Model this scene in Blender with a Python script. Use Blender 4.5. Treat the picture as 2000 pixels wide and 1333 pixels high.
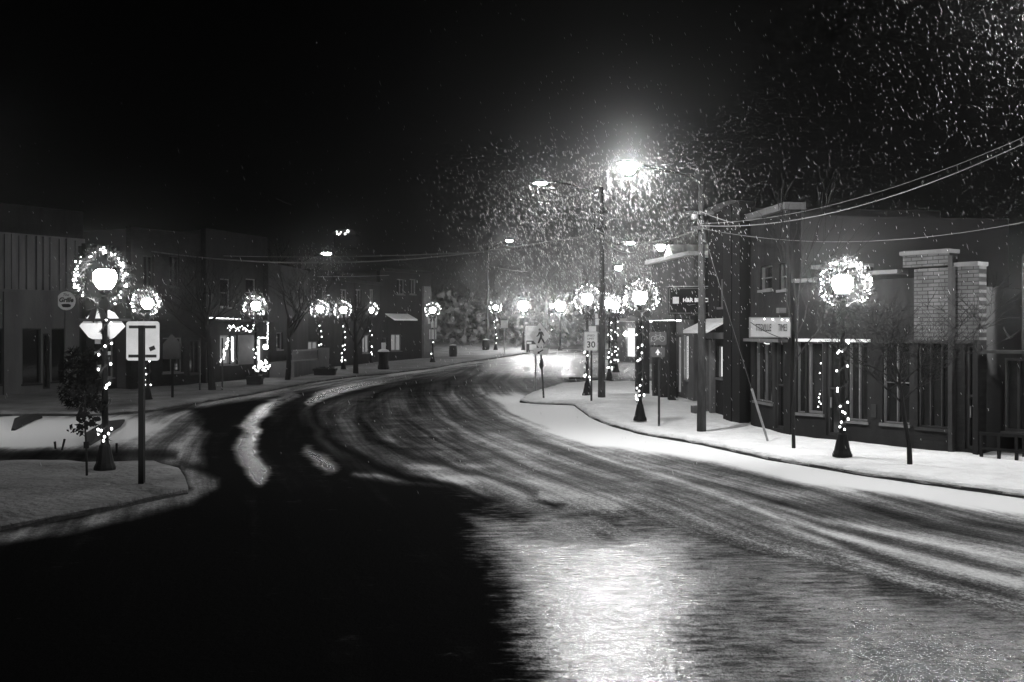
import bpy, bmesh, math, random
import numpy as np
from mathutils import Vector, Matrix, geometry, noise as mnoise
SC = bpy.context.scene
for o in list(bpy.data.objects): bpy.data.objects.remove(o)
R = math.radians
PI = math.pi
# ------------------------------------------------------------------ camera, world, light, exposure
F = 1944.0            # focal length in photograph pixels (2000 wide)
CX, HY, CH = 1000.0, 648.0, 2.75
cam = bpy.data.cameras.new("camera"); co = bpy.data.objects.new("camera", cam); SC.collection.objects.link(co)
cam.sensor_width = 36; cam.lens = 35.0; cam.shift_y = -18.5/2000
cam.clip_start = 0.1; cam.clip_end = 2000
co.location = (0, 0, CH); co.rotation_euler = (R(90), 0, 0)
SC.camera = co
w = bpy.data.worlds.new("World"); SC.world = w; w.use_nodes = True
wn = w.node_tree; bg = wn.nodes["Background"]
sky = wn.nodes.new("ShaderNodeTexSky"); sky.sky_type = 'NISHITA'; sky.sun_disc = False
sky.sun_elevation = R(-8); sky.sun_rotation = R(200)
bw = wn.nodes.new("ShaderNodeRGBToBW")
wn.links.new(sky.outputs[0], bw.inputs[0]); wn.links.new(bw.outputs[0], bg.inputs[0])
bg.inputs[1].default_value = 0.0008
vs = SC.view_settings; vs.view_transform = 'Standard'; vs.look = 'None'; vs.exposure = 0; vs.gamma = 1
SC.cycles.max_bounces = 5; SC.cycles.diffuse_bounces = 2; SC.cycles.glossy_bounces = 2
SC.cycles.transmission_bounces = 2; SC.cycles.volume_bounces = 0; SC.cycles.transparent_max_bounces = 4
SC.cycles.sample_clamp_indirect = 3; SC.cycles.sample_clamp_direct = 0
SC.cycles.use_light_tree = True
COBRA = 1250.0        # lens radiance of the big street lights
GLOBE = 58.0          # radiance of the post-top globes
BULB = 8.0
HAZE = 0.0011
# ------------------------------------------------------------------ helpers
C = SC.collection
rnd = random.Random(7)

def _ss(a, b, v):
    t = np.clip((v-a)/(b-a), 0, 1); return t*t*(3-2*t)
_ZY = [0, 30, 37, 47, 55, 60, 70, 85, 100, 140, 220, 600]
_ZZ = [0, 0, .08, .2, .31, .36, .5, 1.05, 1.6, 3.2, 7, 30]
def zg(x, y):
    return np.interp(y, _ZY, _ZZ) + 0.17*_ss(0, 4, x)*_ss(29, 36, y)*(1-_ss(60, 80, y))
def gp(px, py, up=0.0):
    """point of the ground (raised by up) seen at a photograph pixel"""
    k = (px-CX)/F; s = (HY-py)/F
    ys = np.concatenate([np.arange(3, 60, .02), np.arange(60, 240, .1)])
    d = (CH + s*ys) - (zg(k*ys, ys)+up)
    i = int(np.argmax(d <= 0)) if (d <= 0).any() else len(ys)-1
    y = float(ys[i]); return Vector((k*y, y, float(zg(k*y, y))+up))
def at(px, py, y): return Vector(((px-CX)/F*y, y, CH-(py-HY)/F*y))
def gz(px, y, up=0.0):
    x = (px-CX)/F*y; return Vector((x, y, float(zg(x, y))+up))

def link(o): C.objects.link(o); return o
def obj(name, bm, m, parent=None, smooth=False):
    me = bpy.data.meshes.new(name)
    if isinstance(bm, bpy.types.Mesh): me = bm
    else:
        bmesh.ops.recalc_face_normals(bm, faces=bm.faces) if bm.faces else None
        bm.to_mesh(me); bm.free()
    if m is not None: me.materials.clear(); me.materials.append(m)
    if smooth: me.shade_smooth()
    o = link(bpy.data.objects.new(name, me))
    if parent: o.parent = parent
    return o
def tag(o, label, cat, group=None, kind=None):
    o['label'] = label; o['category'] = cat
    if group: o['group'] = group
    if kind: o['kind'] = kind
    return o
def thing(name, label, cat, loc=(0, 0, 0), rz=0, group=None):
    o = link(bpy.data.objects.new(name, None)); o.empty_display_size = .2
    o.location = loc; o.rotation_euler = (0, 0, rz)
    return tag(o, label, cat, group)
def structure(o, label=None):
    o['kind'] = 'structure'
    if label: o['label'] = label
    return o
KIDS = {}
def kids(o): return [c for c in bpy.data.objects if c.parent == o]
def dup(root, loc, rz=None, label=None, scale=None):
    r = root.copy(); C.objects.link(r); r.location = loc
    if rz is not None: r.rotation_euler = (0, 0, rz)
    if scale: r.scale = (scale,)*3 if not isinstance(scale, tuple) else scale
    if label: r['label'] = label
    for ch in kids(root):
        c = ch.copy(); C.objects.link(c); c.parent = r
        for g in kids(ch):
            d = g.copy(); C.objects.link(d); d.parent = c
    return r

def box(bm, x0, x1, y0, y1, z0, z1):
    m = Matrix.Translation(((x0+x1)/2, (y0+y1)/2, (z0+z1)/2)) @ Matrix.Diagonal((abs(x1-x0), abs(y1-y0), abs(z1-z0), 1))
    return bmesh.ops.create_cube(bm, size=1, matrix=m)['verts']
def frame_of(d):
    d = d.normalized(); a = Vector((0, 0, 1)) if abs(d.z) < .9 else Vector((1, 0, 0))
    u = d.cross(a).normalized(); return u, d.cross(u)
def tube(bm, pts, rad, seg=6, cap=True):
    pts = [Vector(p) for p in pts]
    if not isinstance(rad, (list, tuple)): rad = [rad]*len(pts)
    rings = []; n = len(pts)
    for i, p in enumerate(pts):
        d = pts[min(i+1, n-1)]-pts[max(i-1, 0)]
        if i == 0: u, v = frame_of(d)
        else:
            dn = d.normalized(); u = (u - dn*u.dot(dn)).normalized(); v = dn.cross(u)
        rings.append([bm.verts.new(p+(u*math.cos(2*PI*k/seg)+v*math.sin(2*PI*k/seg))*rad[i]) for k in range(seg)])
    for a, b in zip(rings, rings[1:]):
        for k in range(seg): bm.faces.new((a[k], a[(k+1) % seg], b[(k+1) % seg], b[k]))
    if cap: bm.faces.new(rings[0][::-1]); bm.faces.new(rings[-1])
def lathe(bm, prof, seg=16, c=(0, 0, 0)):
    rings = []
    for r, z in prof:
        rings.append([bm.verts.new((c[0]+r*math.cos(2*PI*k/seg), c[1]+r*math.sin(2*PI*k/seg), c[2]+z)) for k in range(seg)])
    for a, b in zip(rings, rings[1:]):
        for k in range(seg): bm.faces.new((a[k], a[(k+1) % seg], b[(k+1) % seg], b[k]))
    bm.faces.new(rings[0][::-1]); bm.faces.new(rings[-1])
def ball(bm, c, r, sub=1, sc=(1, 1, 1)):
    bmesh.ops.create_icosphere(bm, subdivisions=sub, radius=1, matrix=Matrix.Translation(c) @ Matrix.Diagonal((r*sc[0], r*sc[1], r*sc[2], 1)))
def prism_xz(bm, pts, y0, y1):
    a = [bm.verts.new((x, y0, z)) for x, z in pts]; b = [bm.verts.new((x, y1, z)) for x, z in pts]
    n = len(pts); bm.faces.new(a); bm.faces.new(b[::-1])
    for i in range(n): bm.faces.new((a[i], b[i], b[(i+1) % n], a[(i+1) % n]))
NB = bmesh.new
def text_mesh(s, size, ex=.004, shear=0, weight=0):
    cu = bpy.data.curves.new("t", 'FONT'); cu.body = s; cu.size = size; cu.extrude = ex; cu.shear = shear; cu.offset = weight
    cu.align_x = 'CENTER'; cu.align_y = 'CENTER'; cu.resolution_u = 3
    o = bpy.data.objects.new("t", cu); C.objects.link(o)
    me = bpy.data.meshes.new_from_object(o.evaluated_get(bpy.context.evaluated_depsgraph_get()))
    bpy.data.objects.remove(o)
    me.transform(Matrix.Rotation(R(90), 4, 'X'))
    return me
def lettering(s, size, loc, m, parent, name='lettering', rz=0, sx=1, shear=0, weight=0):
    me = text_mesh(s, size, .004, shear, weight)
    me.transform(Matrix.Translation(loc) @ Matrix.Rotation(rz, 4, 'Z') @ Matrix.Diagonal((sx, 1, 1, 1)))
    return obj(name, me, m, parent)

# ------------------------------------------------------------------ materials
def mat(name, v, rough=.7, spec=.3, metal=0, bump=0, bscale=20, var=0, vscale=3, emit=0, tint=None, vert=False):
    m = bpy.data.materials.new(name); m.use_nodes = True; nt = m.node_tree; b = nt.nodes["Principled BSDF"]
    b.inputs['Base Color'].default_value = (v, v, v, 1); b.inputs['Roughness'].default_value = rough
    b.inputs['Specular IOR Level'].default_value = spec; b.inputs['Metallic'].default_value = metal
    tc = nt.nodes.new('ShaderNodeTexCoord')
    if var:
        n = nt.nodes.new('ShaderNodeTexNoise'); n.inputs['Scale'].default_value = vscale; n.inputs['Detail'].default_value = 5; n.inputs['Roughness'].default_value = .65
        if vert:
            mp = nt.nodes.new('ShaderNodeMapping'); mp.inputs['Scale'].default_value = (1, 1, .18)
            nt.links.new(tc.outputs['Object'], mp.inputs[0]); nt.links.new(mp.outputs[0], n.inputs['Vector'])
        else: nt.links.new(tc.outputs['Object'], n.inputs['Vector'])
        r = nt.nodes.new('ShaderNodeMapRange'); r.inputs[1].default_value = .3; r.inputs[2].default_value = .7
        r.inputs[3].default_value = v*(1-var); r.inputs[4].default_value = v*(1+var)
        nt.links.new(n.outputs[0], r.inputs[0]); nt.links.new(r.outputs[0], b.inputs['Base Color'])
    if bump:
        n = nt.nodes.new('ShaderNodeTexNoise'); n.inputs['Scale'].default_value = bscale; n.inputs['Detail'].default_value = 4
        nt.links.new(tc.outputs['Object'], n.inputs['Vector'])
        bp = nt.nodes.new('ShaderNodeBump'); bp.inputs['Strength'].default_value = bump; bp.inputs['Distance'].default_value = .09 if 'snow' in name else .03
        nt.links.new(n.outputs[0], bp.inputs['Height']); nt.links.new(bp.outputs[0], b.inputs['Normal'])
    if emit:
        b.inputs['Emission Color'].default_value = (1, 1, 1, 1); b.inputs['Emission Strength'].default_value = emit
    return m
def lampmat(name, e, sample=True):
    m = bpy.data.materials.new(name); m.use_nodes = True; nt = m.node_tree
    for n in list(nt.nodes): nt.nodes.remove(n)
    out = nt.nodes.new('ShaderNodeOutputMaterial'); em = nt.nodes.new('ShaderNodeEmission'); em.inputs[1].default_value = e
    nt.links.new(em.outputs[0], out.inputs[0])
    if not sample: m.cycles.emission_sampling = 'NONE'
    return m
def brick(name, v, mortar, scale=1.0, dark=.5):
    m = bpy.data.materials.new(name); m.use_nodes = True; nt = m.node_tree; b = nt.nodes["Principled BSDF"]
    tc = nt.nodes.new('ShaderNodeTexCoord'); sp = nt.nodes.new('ShaderNodeSeparateXYZ'); cb = nt.nodes.new('ShaderNodeCombineXYZ')
    br = nt.nodes.new('ShaderNodeTexBrick'); nt.links.new(tc.outputs['Object'], sp.inputs[0])
    nt.links.new(sp.outputs[0], cb.inputs[0]); nt.links.new(sp.outputs[2], cb.inputs[1]); nt.links.new(cb.outputs[0], br.inputs[0])
    br.inputs['Color1'].default_value = (v, v, v, 1); br.inputs['Color2'].default_value = (v*dark, v*dark, v*dark, 1)
    br.inputs['Mortar'].default_value = (mortar, mortar, mortar, 1); br.inputs['Scale'].default_value = scale
    br.inputs['Brick Width'].default_value = .26; br.inputs['Row Height'].default_value = .085; br.inputs['Mortar Size'].default_value = .009
    n = nt.nodes.new('ShaderNodeTexNoise'); n.inputs['Scale'].default_value = 2.5; n.inputs['Detail'].default_value = 6
    nt.links.new(tc.outputs['Object'], n.inputs['Vector'])
    r = nt.nodes.new('ShaderNodeMapRange'); r.inputs[1].default_value = .3; r.inputs[2].default_value = .7; r.inputs[3].default_value = .55; r.inputs[4].default_value = 1.25
    mx = nt.nodes.new('ShaderNodeMix'); mx.data_type = 'RGBA'; mx.blend_type = 'MULTIPLY'; mx.inputs[0].default_value = 1
    nt.links.new(n.outputs[0], r.inputs[0]); nt.links.new(br.outputs[0], mx.inputs[6]); nt.links.new(r.outputs[0], mx.inputs[7]); nt.links.new(mx.outputs[2], b.inputs['Base Color'])
    bp = nt.nodes.new('ShaderNodeBump'); bp.inputs['Strength'].default_value = .7; bp.inputs['Distance'].default_value = .015; bp.invert = True
    nt.links.new(br.outputs['Fac'], bp.inputs['Height']); nt.links.new(bp.outputs[0], b.inputs['Normal'])
    b.inputs['Roughness'].default_value = .85; b.inputs['Specular IOR Level'].default_value = .2
    return m
M = dict(
    black=mat('black_paint', .008, .6, .12, bump=.2, bscale=60),
    wood=mat('pole_wood', .045, .85, .2, bump=.5, bscale=25, var=.5, vscale=9, vert=True),
    galv=mat('galvanised_steel', .3, .4, .5, metal=.6, var=.25, vscale=8),
    signback=mat('sign_aluminium', .75, .5, .4, var=.12, vscale=3),
    signgrey=mat('sign_yellow_as_grey', .72, .5, .4, var=.12, vscale=5),
    signwhite=mat('sign_white', .85, .5, .4, var=.1, vscale=5),
    signboard=mat('toned_down_white_board', .3, .6, .3, var=.15, vscale=3),  # board white darkened so the nearby globe does not blow it out
    signdark=mat('sign_green_as_grey', .06, .5, .4, var=.2, vscale=5),
    ink=mat('sign_ink', .015, .6, .3),
    snow=mat('snow', .78, .75, .25, bump=1.0, bscale=5, var=.1, vscale=2.2),
    greysnow=mat('grey_snow', .2, .75, .25, bump=.9, bscale=7, var=.45, vscale=.8),  # darker, blotchier snow for the left pavements
    kerb=mat('kerb_stone', .035, .7, .3, bump=.6, bscale=20, var=.5, vscale=6),
    needles=mat('fir_needles', .06, .6, .3, var=.4, vscale=8),
    ribbon=mat('dark_ribbon', .03, .5, .3),
    wire=mat('wire', .16, .4, .5, var=.2),
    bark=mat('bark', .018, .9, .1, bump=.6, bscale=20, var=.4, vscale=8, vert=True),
    leaf=mat('dry_leaf', .01, .8, .05, var=.4),
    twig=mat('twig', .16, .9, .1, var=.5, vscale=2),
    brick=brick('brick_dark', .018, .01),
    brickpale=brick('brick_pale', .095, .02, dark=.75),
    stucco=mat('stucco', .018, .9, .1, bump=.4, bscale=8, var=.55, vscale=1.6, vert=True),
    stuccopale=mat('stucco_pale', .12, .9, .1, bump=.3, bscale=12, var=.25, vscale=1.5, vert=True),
    cladding=mat('metal_cladding', .13, .5, .3, var=.35, vscale=2, vert=True),
    trim=mat('painted_trim', .12, .6, .3, var=.2, vscale=4),
    darktrim=mat('dark_trim', .028, .6, .15, var=.3, vscale=4),
    glass=mat('window_glass', .012, .08, .6, bump=.08, bscale=2),
    roof=mat('roof', .05, .9, .1),
    signlit=lampmat('lit_letters', .8), lit=lampmat('lit_window', 1.1), litdim=lampmat('dim_window', .22),
    litbright=lampmat('bright_window', 5.0),
    globe=lampmat('lamp_globe', GLOBE), cobra=lampmat('street_light_lens', COBRA), secondlens=lampmat('second_street_light_lens', 520), dimlens=lampmat('dim_street_light_lens', 70), rightlens=lampmat('near_street_light_lens', 1100), leftlens=lampmat('side_street_light_lens', 1300), farlens=lampmat('far_street_light_lens', 320), nearglobe=lampmat('near_right_lamp_globe', 260), farglobe=lampmat('bright_lamp_globe', 270),
    bulb=lampmat('string_light_bulb', BULB, False),
    flake=mat('snowflake', .9, .6, .2),
    concrete=mat('planter_concrete', .04, .9, .1, bump=.4),
)
# ------------------------------------------------------------------ ground
def dist_poly(px, py, poly):
    """signed distance in pixels, negative inside"""
    P = np.array(poly, float); n = len(P); inside = np.zeros(px.shape, bool); d = np.full(px.shape, 1e9)
    for i in range(n):
        a, b = P[i], P[(i+1) % n]; e = b-a
        t = np.clip(((px-a[0])*e[0]+(py-a[1])*e[1])/(e@e), 0, 1)
        d = np.minimum(d, np.hypot(px-a[0]-t*e[0], (py-a[1]-t*e[1])))
        c = ((a[1] > py) != (b[1] > py)) & (px < (b[0]-a[0])*(py-a[1])/(b[1]-a[1]+1e-12)+a[0]); inside ^= c
    return np.where(inside, -d, d)
def dist_line(X, Y, P):
    P = np.array(P, float); best = np.full(X.shape, 1e9); T = np.zeros(X.shape); S = np.zeros(X.shape); L = 0
    for a, b in zip(P, P[1:]):
        e = b-a; le = math.hypot(*e); t = np.clip(((X-a[0])*e[0]+(Y-a[1])*e[1])/(le*le), 0, 1)
        dx = X-a[0]-t*e[0]; dy = Y-a[1]-t*e[1]; d = np.hypot(dx, dy); s = np.sign(e[0]*dy-e[1]*dx)
        m = d < best; best = np.where(m, d, best); T = np.where(m, L+t*le, T); S = np.where(m, s*d, S); L += le
    return T, S
def mesh_grid(name, X, Y, Z, attrs, m):
    r, c = X.shape; me = bpy.data.meshes.new(name); co_ = np.stack([X, Y, Z], -1).reshape(-1, 3)
    me.vertices.add(r*c); me.vertices.foreach_set('co', co_.ravel())
    i = np.arange(r*c).reshape(r, c); q = np.stack([i[:-1, :-1], i[:-1, 1:], i[1:, 1:], i[1:, :-1]], -1).reshape(-1, 4)
    me.loops.add(q.size); me.loops.foreach_set('vertex_index', q.ravel().astype(np.int32))
    me.polygons.add(len(q)); me.polygons.foreach_set('loop_start', (np.arange(len(q))*4).astype(np.int32))
    me.update(calc_edges=True)
    for k, v in attrs.items():
        if v.ndim == 2:
            a = me.attributes.new(k, 'FLOAT', 'POINT'); a.data.foreach_set('value', v.ravel().astype(np.float32))
        else:
            a = me.attributes.new(k, 'FLOAT_VECTOR', 'POINT'); a.data.foreach_set('vector', v.reshape(-1).astype(np.float32))
    me.shade_smooth(); me.materials.append(m)
    return me
def G2(l): return [tuple(gp(a, b)[:2]) for a, b in l]
KERB_R = [(1015, 783), (1060, 786), (1120, 788), (1150, 810), (1195, 828), (1250, 843), (1370, 863), (1500, 891), (1700, 924), (2000, 964), (2700, 1075)]
def ground():
    yy = np.concatenate([np.geomspace(3.2, 60, 420), np.geomspace(61, 420, 130)])
    tt = np.concatenate([np.linspace(-2.2, -.62, 50)[:-1], np.linspace(-.62, .62, 520), np.linspace(.62, 2.2, 50)[1:]])
    Y, T = np.meshgrid(yy, tt, indexing='ij'); X = T*(Y+2)
    Z = zg(X, Y); px = CX+X/Y*F; py = HY+(CH-Z)/Y*F
    snow = np.zeros(X.shape)+.04; wet = np.full(X.shape, .12)
    rs_ = np.random.RandomState(5)
    def sn_(sc_):
        t = X*0
        for k in range(14):
            a = rs_.uniform(0, 2*PI); fr = sc_*2**rs_.uniform(-1, 2); t = t+np.sin((X*math.cos(a)+Y*math.sin(a))*fr+rs_.uniform(0, 6))/fr*sc_
        return t/3
    wx = px+sn_(1.6)*.06*F/Y; wy = py+sn_(1.3)*.14*CH*F/(Y*Y)
    def put(poly, v, f, arr):
        d = dist_poly(wx, wy, poly); wgt = _ss(f, -f, d) if False else 1-_ss(-f, f, d)
        arr[:] = arr*(1-wgt)+v*wgt
    put([(-3000, 640), (5000, 640), (5000, 690), (1300, 720), (1080, 700), (900, 722), (300, 800), (-3000, 810)], .85, 8, snow)
    # far carriageway: patchy slush and wet asphalt
    put([(1010, 672), (1130, 672), (1290, 700), (1290, 745), (1110, 745), (1010, 790), (960, 800), (700, 775), (830, 728), (930, 712)], .36, 10, snow)
    put([(940, 690), (1290, 690), (1290, 740), (1060, 740), (940, 730)], .8, 12, wet)
    # slush of the road on the right
    put([(610, 800), (650, 868), (745, 925), (900, 945), (1005, 995), (1240, 1008), (1480, 1085), (1700, 1125), (2000, 1215), (2700, 1390), (2700, 1100), (2000, 1010), (1600, 940), (1150, 850), (1000, 780), (900, 760), (760, 765)], .5, 22, snow)
    put([(940, 775), (1015, 770), (1130, 785), (1150, 806), (1250, 838), (1370, 858), (1500, 886), (1700, 918), (2000, 958), (2700, 1060), (2700, 1150), (2000, 1012), (1800, 978), (1600, 948), (1400, 905), (1250, 885), (1100, 862), (990, 818)], 1.0, 10, snow)
    put([(1400, 970), (1700, 985), (2050, 1035), (2700, 1180), (2700, 1220), (2050, 1075), (1700, 1025), (1500, 1000)], .3, 14, snow)
    put([(1500, 1020), (1750, 1070), (2050, 1120), (2700, 1290), (2700, 1330), (2050, 1160), (1750, 1105)], .66, 14, snow)
    put([(780, 908), (880, 906), (975, 914), (900, 922), (800, 918)], .85, 5, snow)
    put([(690, 925), (850, 925), (1000, 935), (1120, 955), (1250, 975), (1190, 1000), (1080, 985), (1040, 965), (930, 955), (780, 945)], .72, 10, snow)
    put([(1030, 975), (1100, 985), (1070, 992)], .0, 6, snow)
    put([(680, 800), (760, 812), (720, 820), (680, 812)], .7, 6, snow)
    put([(800, 785), (812, 785), (818, 810), (806, 815)], .8, 5, snow)
    put([(610, 800), (640, 770), (760, 765), (900, 775), (960, 830), (1000, 900), (900, 910), (760, 900), (650, 868)], .34, 40, snow)
    put([(820, 742), (1000, 730), (1000, 750), (760, 780), (640, 790), (700, 765)], .22, 12, snow)
    # left side street
    put([(-3000, 790), (250, 806), (360, 800), (400, 830), (390, 860), (400, 905), (200, 900), (-3000, 905)], .62, 14, snow)
    put([(-3000, 812), (235, 817), (330, 832), (250, 862), (120, 878), (-3000, 888)], 1.0, 8, snow)
    put([(-3000, 886), (120, 882), (250, 878), (350, 885), (345, 900), (-3000, 905)], .12, 8, snow)
    put([(-1000, 1200), (0, 1040), (200, 1000), (375, 958), (345, 905), (430, 935), (425, 960), (380, 985), (250, 1012), (120, 1045), (0, 1062), (-1000, 1290)], .5, 9, snow)
    put([(300, 800), (400, 782), (600, 748), (760, 730), (760, 734), (600, 756), (400, 795)], .5, 5, snow)
    # wet asphalt
    def stroke(pts, v, f, arr):
        """smooth strip along pts = (px, py, half width px)"""
        P = np.array(pts, float); P = np.vstack([2*P[0]-P[1], P, 2*P[-1]-P[-2]]); Q = []
        for k in range(1, len(P)-2):
            for t in np.linspace(0, 1, 7)[:-1]: Q.append(.5*(2*P[k]+(P[k+1]-P[k-1])*t+(2*P[k-1]-5*P[k]+4*P[k+1]-P[k+2])*t*t+(3*P[k]-P[k-1]-3*P[k+1]+P[k+2])*t**3))
        d = np.full(X.shape, 1e9)
        for a, b_ in zip(Q, Q[1:]):
            e = (b_-a)[:2]; t = np.clip(((wx-a[0])*e[0]+(wy-a[1])*e[1])/(e@e), 0, 1)
            d = np.minimum(d, np.hypot((wx-a[0]-t*e[0])*.9, (wy-a[1]-t*e[1])*1.25)-(a[2]+t*(b_[2]-a[2])))
        wgt = 1-_ss(-f, f, d); arr[:] = arr*(1-wgt)+v*wgt
    stroke([(575, 772, 6), (535, 790, 9), (505, 812, 12), (488, 840, 16), (484, 870, 20), (492, 900, 20), (508, 930, 16), (515, 945, 6)], 1.0, 14, wet)
    stroke([(800, 738, 4), (730, 748, 7), (670, 760, 10), (625, 775, 10), (605, 790, 8)], 1.0, 8, wet)
    stroke([(560, 762, 6), (510, 768, 9), (460, 776, 8), (430, 784, 4)], .9, 8, wet)
    stroke([(605, 880, 8), (628, 900, 14), (645, 918, 12)], 1.0, 14, wet)
    stroke([(1000, 1000, 4), (900, 955, 6), (780, 930, 8), (700, 895, 9), (640, 850, 9), (615, 815, 8), (625, 790, 7), (690, 768, 6), (800, 755, 5), (930, 730, 4)], .04, 8, snow)
    stroke([(1050, 965, 4), (930, 925, 5), (800, 890, 6), (720, 850, 6), (700, 815, 5), (740, 785, 4)], .18, 9, snow)
    for off, v in ((0, .75), (26, .3), (52, .78), (84, .3), (118, .7)):
        stroke([(930+off*.2, 765+off*.1, 3), (970+off*.3, 800+off*.15, 4), (1060+off*.4, 850+off*.1, 5), (1200+off*.5, 900+off*.15, 6), (1400+off*.5, 960+off*.2, 7), (1700, 1040+off*.55, 9), (2050, 1120+off*.7, 12)], v, 9, snow)
    put([(960, 1040), (1240, 1035), (1480, 1105), (2000, 1225), (2700, 1350), (2700, 2600), (1250, 2600), (1110, 1500), (1040, 1250), (1010, 1120)], 1.05, 130, wet)
    put([(1370, 1120), (1500, 1110), (1620, 1170), (1640, 1300), (1600, 1500), (1380, 1500), (1330, 1300)], .6, 70, wet)
    put([(960, 1040), (1240, 1035), (1480, 1105), (2000, 1225), (2700, 1350), (2700, 2600), (1250, 2600), (1110, 1500), (1040, 1250), (1000, 1120)], .07, 60, snow)
    put([(1560, 1130), (2000, 1230), (2700, 1400), (2700, 2000), (1700, 2000), (1600, 1400), (1600, 1250)], .16, 60, snow)
    put([(1030, 1030), (1180, 1010), (1260, 1045), (1180, 1060), (1060, 1055)], .5, 25, snow)
    A = G2([(2700, 1290), (2000, 1105), (1700, 1040), (1480, 968), (1250, 905), (1080, 850), (980, 810), (925, 770), (915, 745), (960, 715), (1060, 690)])
    B = G2([(640, 1700), (590, 1150), (545, 950), (500, 870), (520, 810), (600, 770), (700, 748), (850, 722), (1000, 700), (1100, 686)])
    ta, sa = dist_line(X, Y, A); tb, sb = dist_line(X, Y, B)
    wb = _ss(-1.2, 1.2, np.abs(sa)-np.abs(sb))
    fa = np.stack([ta, sa, ta*0], -1); fb = np.stack([tb, sb, tb*0], -1)
    Z = Z + .018*snow
    me = mesh_grid('ground', X, Y, Z, dict(snow=snow, wet=wet, wb=wb, fa=fa, fb=fb), ground_mat())
    structure(link(bpy.data.objects.new('road', me)))
def ground_mat():
    m = bpy.data.materials.new('snowy_asphalt'); m.use_nodes = True; nt = m.node_tree; b = nt.nodes["Principled BSDF"]; N = nt.nodes.new; L = nt.links.new
    def attr(n):
        a = N('ShaderNodeAttribute'); a.attribute_name = n; return a
    def math_(op, a, c=None, clamp=False):
        x = N('ShaderNodeMath'); x.operation = op; x.use_clamp = clamp
        for i, v in enumerate((a, c)):
            if v is None: continue
            if isinstance(v, (int, float)): x.inputs[i].default_value = v
            else: L(v, x.inputs[i])
        return x.outputs[0]
    def noise(vec, s, sc=(1, 1, 1), det=4, rough=.55, dist=0):
        mp = N('ShaderNodeMapping'); mp.inputs['Scale'].default_value = sc; L(vec, mp.inputs[0])
        n = N('ShaderNodeTexNoise'); n.inputs['Scale'].default_value = s; n.inputs['Detail'].default_value = det; n.inputs['Roughness'].default_value = rough; n.inputs['Distortion'].default_value = dist
        L(mp.outputs[0], n.inputs['Vector']); return n.outputs[0]
    def ramp(v, a, c, lo=0, hi=1):
        r = N('ShaderNodeMapRange'); r.interpolation_type = 'SMOOTHSTEP'
        r.inputs[1].default_value = a; r.inputs[2].default_value = c; r.inputs[3].default_value = lo; r.inputs[4].default_value = hi; L(v, r.inputs[0]); return r.outputs[0]
    tc = N('ShaderNodeTexCoord').outputs['Object']
    fa, fb, wb, sn, wt0 = attr('fa').outputs['Vector'], attr('fb').outputs['Vector'], attr('wb').outputs['Fac'], attr('snow').outputs['Fac'], attr('wet').outputs['Fac']
    na = noise(fa, 1, (.07, 1.5, 1), 4, .55, .2); nb = noise(fb, 1, (.10, 1.6, 1), 4, .55, .2)
    mx = N('ShaderNodeMix'); L(wb, mx.inputs[0]); L(na, mx.inputs[2]); L(nb, mx.inputs[3]); streak = mx.outputs[0]
    blot = noise(tc, 1.1, (1, 1, 1), 6, .6, .4)
    fine = noise(tc, 14, (1, 1, 1), 3, .6)
    wt = ramp(math_('ADD', wt0, math_('ADD', math_('MULTIPLY', math_('SUBTRACT', streak, .5), .5), math_('ADD', math_('MULTIPLY', math_('SUBTRACT', blot, .5), .7), math_('MULTIPLY', math_('SUBTRACT', noise(tc, 6, (.5, 1.6, 1), 4, .7), .5), .9)))), .24, 1.0)
    # cover = snow + (streak-.5)*k + (blot-.5)*k2, amplitude highest where cover is partial
    amp = ramp(math_('ABSOLUTE', math_('SUBTRACT', sn, .5)), .18, .5, 1.0, .12)
    t1 = math_('MULTIPLY', math_('MULTIPLY', math_('SUBTRACT', streak, .5), 1.25), amp)
    t2 = math_('MULTIPLY', math_('MULTIPLY', math_('SUBTRACT', blot, .5), .5), amp)
    rut = noise(fa, 1, (.03, 6.5, 1), 3, .6, .1)
    t3 = math_('MULTIPLY', math_('ADD', math_('MULTIPLY', math_('ADD', math_('SUBTRACT', fine, .5), math_('SUBTRACT', noise(tc, 40, (1, .7, 1), 2, .7), .5)), ramp(wt0, .1, .8, .4, 1.6)), math_('MULTIPLY', math_('SUBTRACT', rut, .5), .4)), amp)
    cov = math_('ADD', math_('ADD', math_('ADD', sn, t1), t2), t3)
    cover = ramp(cov, .05, 1.0)
    # base colour
    asp = N('ShaderNodeMapRange'); asp.inputs[1].default_value = .3; asp.inputs[2].default_value = .7; asp.inputs[3].default_value = .004; asp.inputs[4].default_value = .016; L(noise(tc, 60, det=2), asp.inputs[0])
    cm = N('ShaderNodeMix'); cm.data_type = 'FLOAT'; L(math_('POWER', cover, 2.3), cm.inputs[0]); L(asp.outputs[0], cm.inputs[2]); cm.inputs[3].default_value = .74
    L(cm.outputs[0], b.inputs['Base Color'])
    rw = N('ShaderNodeMix'); L(wt, rw.inputs[0]); rw.inputs[2].default_value = .6; L(ramp(noise(tc, 2.2, (.8, 1.3, 1), 6, .75), .35, .65, .16, .28), rw.inputs[3])
    rs = N('ShaderNodeMix'); L(cover, rs.inputs[0]); L(rw.outputs[0], rs.inputs[2]); rs.inputs[3].default_value = .8; L(rs.outputs[0], b.inputs['Roughness'])
    gap = ramp(noise(tc, 7, (.55, 1.5, 1), 6, .75), .38, .56, .12, 1.0); grit = ramp(noise(tc, 34, (1, .6, 1), 3, .8), .40, .60, .15, 1.0)
    wsp = math_('MULTIPLY', math_('MULTIPLY', math_('POWER', wt, 2.0), gap), grit)
    sp = N('ShaderNodeMix'); L(wsp, sp.inputs[0]); sp.inputs[2].default_value = .0; sp.inputs[3].default_value = 1.0
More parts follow.
